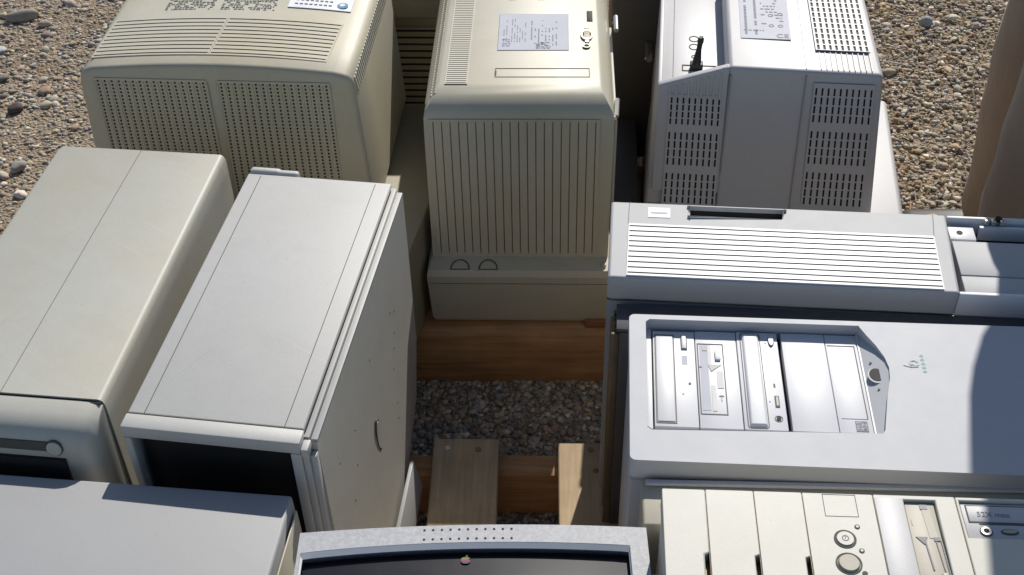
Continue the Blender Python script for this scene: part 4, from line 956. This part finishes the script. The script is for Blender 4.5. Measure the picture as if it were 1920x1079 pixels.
for v in tr.data.vertices:   # loose folds
    a = v.co; k = math.sin(a.z * 34 + 5 * a.y + 3 * math.sin(a.x * 22)) * .0014 + math.sin(a.z * 17 - 9 * a.x) * .003 + .0008 * math.sin(a.z * 61 + 20 * a.x + 11 * a.y)
    n_ = v.normal.copy(); v.co = a + Vector((n_.x, n_.y, 0)) * k
V = [(0, 0, 1.00, .145, .17), (0, 0, 1.15, .135, .16), (0, 0, 1.32, .135, .18), (.005, 0, 1.42, .10, .165), (0, 0, 1.47, .065)]
Eb = [(0, 1), (1, 2), (2, 3), (3, 4)]
for s in (-1, 1): b0 = len(V); V += [(.01, s * .20, 1.40, .07), (.022, s * .222, 1.22, .06)]; Eb += [(3, b0), (b0, b0 + 1)]
skin('shirt', V, Eb, M_shirt, pr)
bm = B(); bmesh.ops.create_uvsphere(bm, u_segments=24, v_segments=16, radius=1)
for v in bm.verts: v.co = Vector((v.co.x * .098 + .008, v.co.y * .082, v.co.z * .10 + 1.705))
for v in [v for v in bm.verts if v.co.x < -.045 and v.co.z < 1.74 or v.co.z < 1.62]: v.co.x = max(v.co.x, -.03); v.co.z = max(v.co.z, 1.64)
obj('hair', bm, plastic('brown_hair', (.06, .04, .025), .7), pr)
bm = B()
for s in (-1, 1): cyl(bm, (-.098, s * .03, 1.675), (-1, 0, 0), .011, .006, 12); 
obj('eye', bm, M_dark, pr)
bm = B(); hexa(bm, [(-.10, -.014, 1.625), (-.122, -.010, 1.628), (-.122, .010, 1.628), (-.10, .014, 1.625), (-.095, -.005, 1.67), (-.104, -.004, 1.67), (-.104, .004, 1.67), (-.095, .005, 1.67)], .004); box(bm, -.101, -.095, -.022, .022, 1.598, 1.605, .002)
for s in (-1, 1): cyl(bm, (-.005, s * .078, 1.66), (0, s, 0), .028, .010, 14)
obj('face', bm, M_skin, pr)
for s in (-1, 1):
    bm = B(); f = .19 * s
    hexa(bm, [(-.20, f - .045, .005), (.07, f - .04, .005), (.07, f + .04, .005), (-.20, f + .045, .005), (-.17, f - .03, .06), (.06, f - .035, .11), (.06, f + .035, .11), (-.17, f + .03, .06)], .022, 4)
    obj('shoe', bm, M_cable, pr)

# ============================================================ LIGHT, SKY, CAMERA
EL, AZ = 39, 17
w = bpy.data.worlds.new('World'); bpy.context.scene.world = w; w.use_nodes = True
nt = w.node_tree; sky = nt.nodes.new('ShaderNodeTexSky'); sky.sky_type = 'NISHITA'; sky.sun_disc = False; sky.sun_elevation = R(EL); sky.sun_rotation = R(AZ); sky.air_density = 1.0; sky.dust_density = .6; sky.ozone_density = 1.2
bg = nt.nodes['Background']; nt.links.new(sky.outputs[0], bg.inputs[0]); bg.inputs[1].default_value = .082
L = bpy.data.lights.new('sun', 'SUN'); L.energy = 4.4; L.angle = R(.53); L.color = (1, .96, .89)
so = bpy.data.objects.new('sun', L); col.objects.link(so)
d = -Vector((math.sin(R(AZ)) * math.cos(R(EL)), math.cos(R(AZ)) * math.cos(R(EL)), math.sin(R(EL))))
so.rotation_euler = d.to_track_quat('-Z', 'Y').to_euler(); so.location = (2, 4, 5)
cam = bpy.data.cameras.new('camera'); co_ = bpy.data.objects.new('camera', cam); col.objects.link(co_)
f, pitch, roll, H = 2350, 41.3, -1.3, 1.52
cam.sensor_fit = 'HORIZONTAL'; cam.sensor_width = 36; cam.lens = 36 * f / 1920; cam.clip_start = .05; cam.clip_end = 200
th, r = R(pitch), R(roll)
F = Vector((0, math.cos(th), -math.sin(th))); X = Vector((1, 0, 0)); D = F.cross(X)
Xr = X * math.cos(r) - D * math.sin(r); Dr = F.cross(Xr)
co_.matrix_world = Matrix(((Xr.x, -Dr.x, -F.x, 0), (Xr.y, -Dr.y, -F.y, 0), (Xr.z, -Dr.z, -F.z, H), (0, 0, 0, 1)))
sc = bpy.context.scene; sc.camera = co_
sc.view_settings.view_transform = 'Standard'; sc.view_settings.look = 'None'; sc.view_settings.gamma = 1; sc.view_settings.exposure = 0
sc.cycles.max_bounces = 6
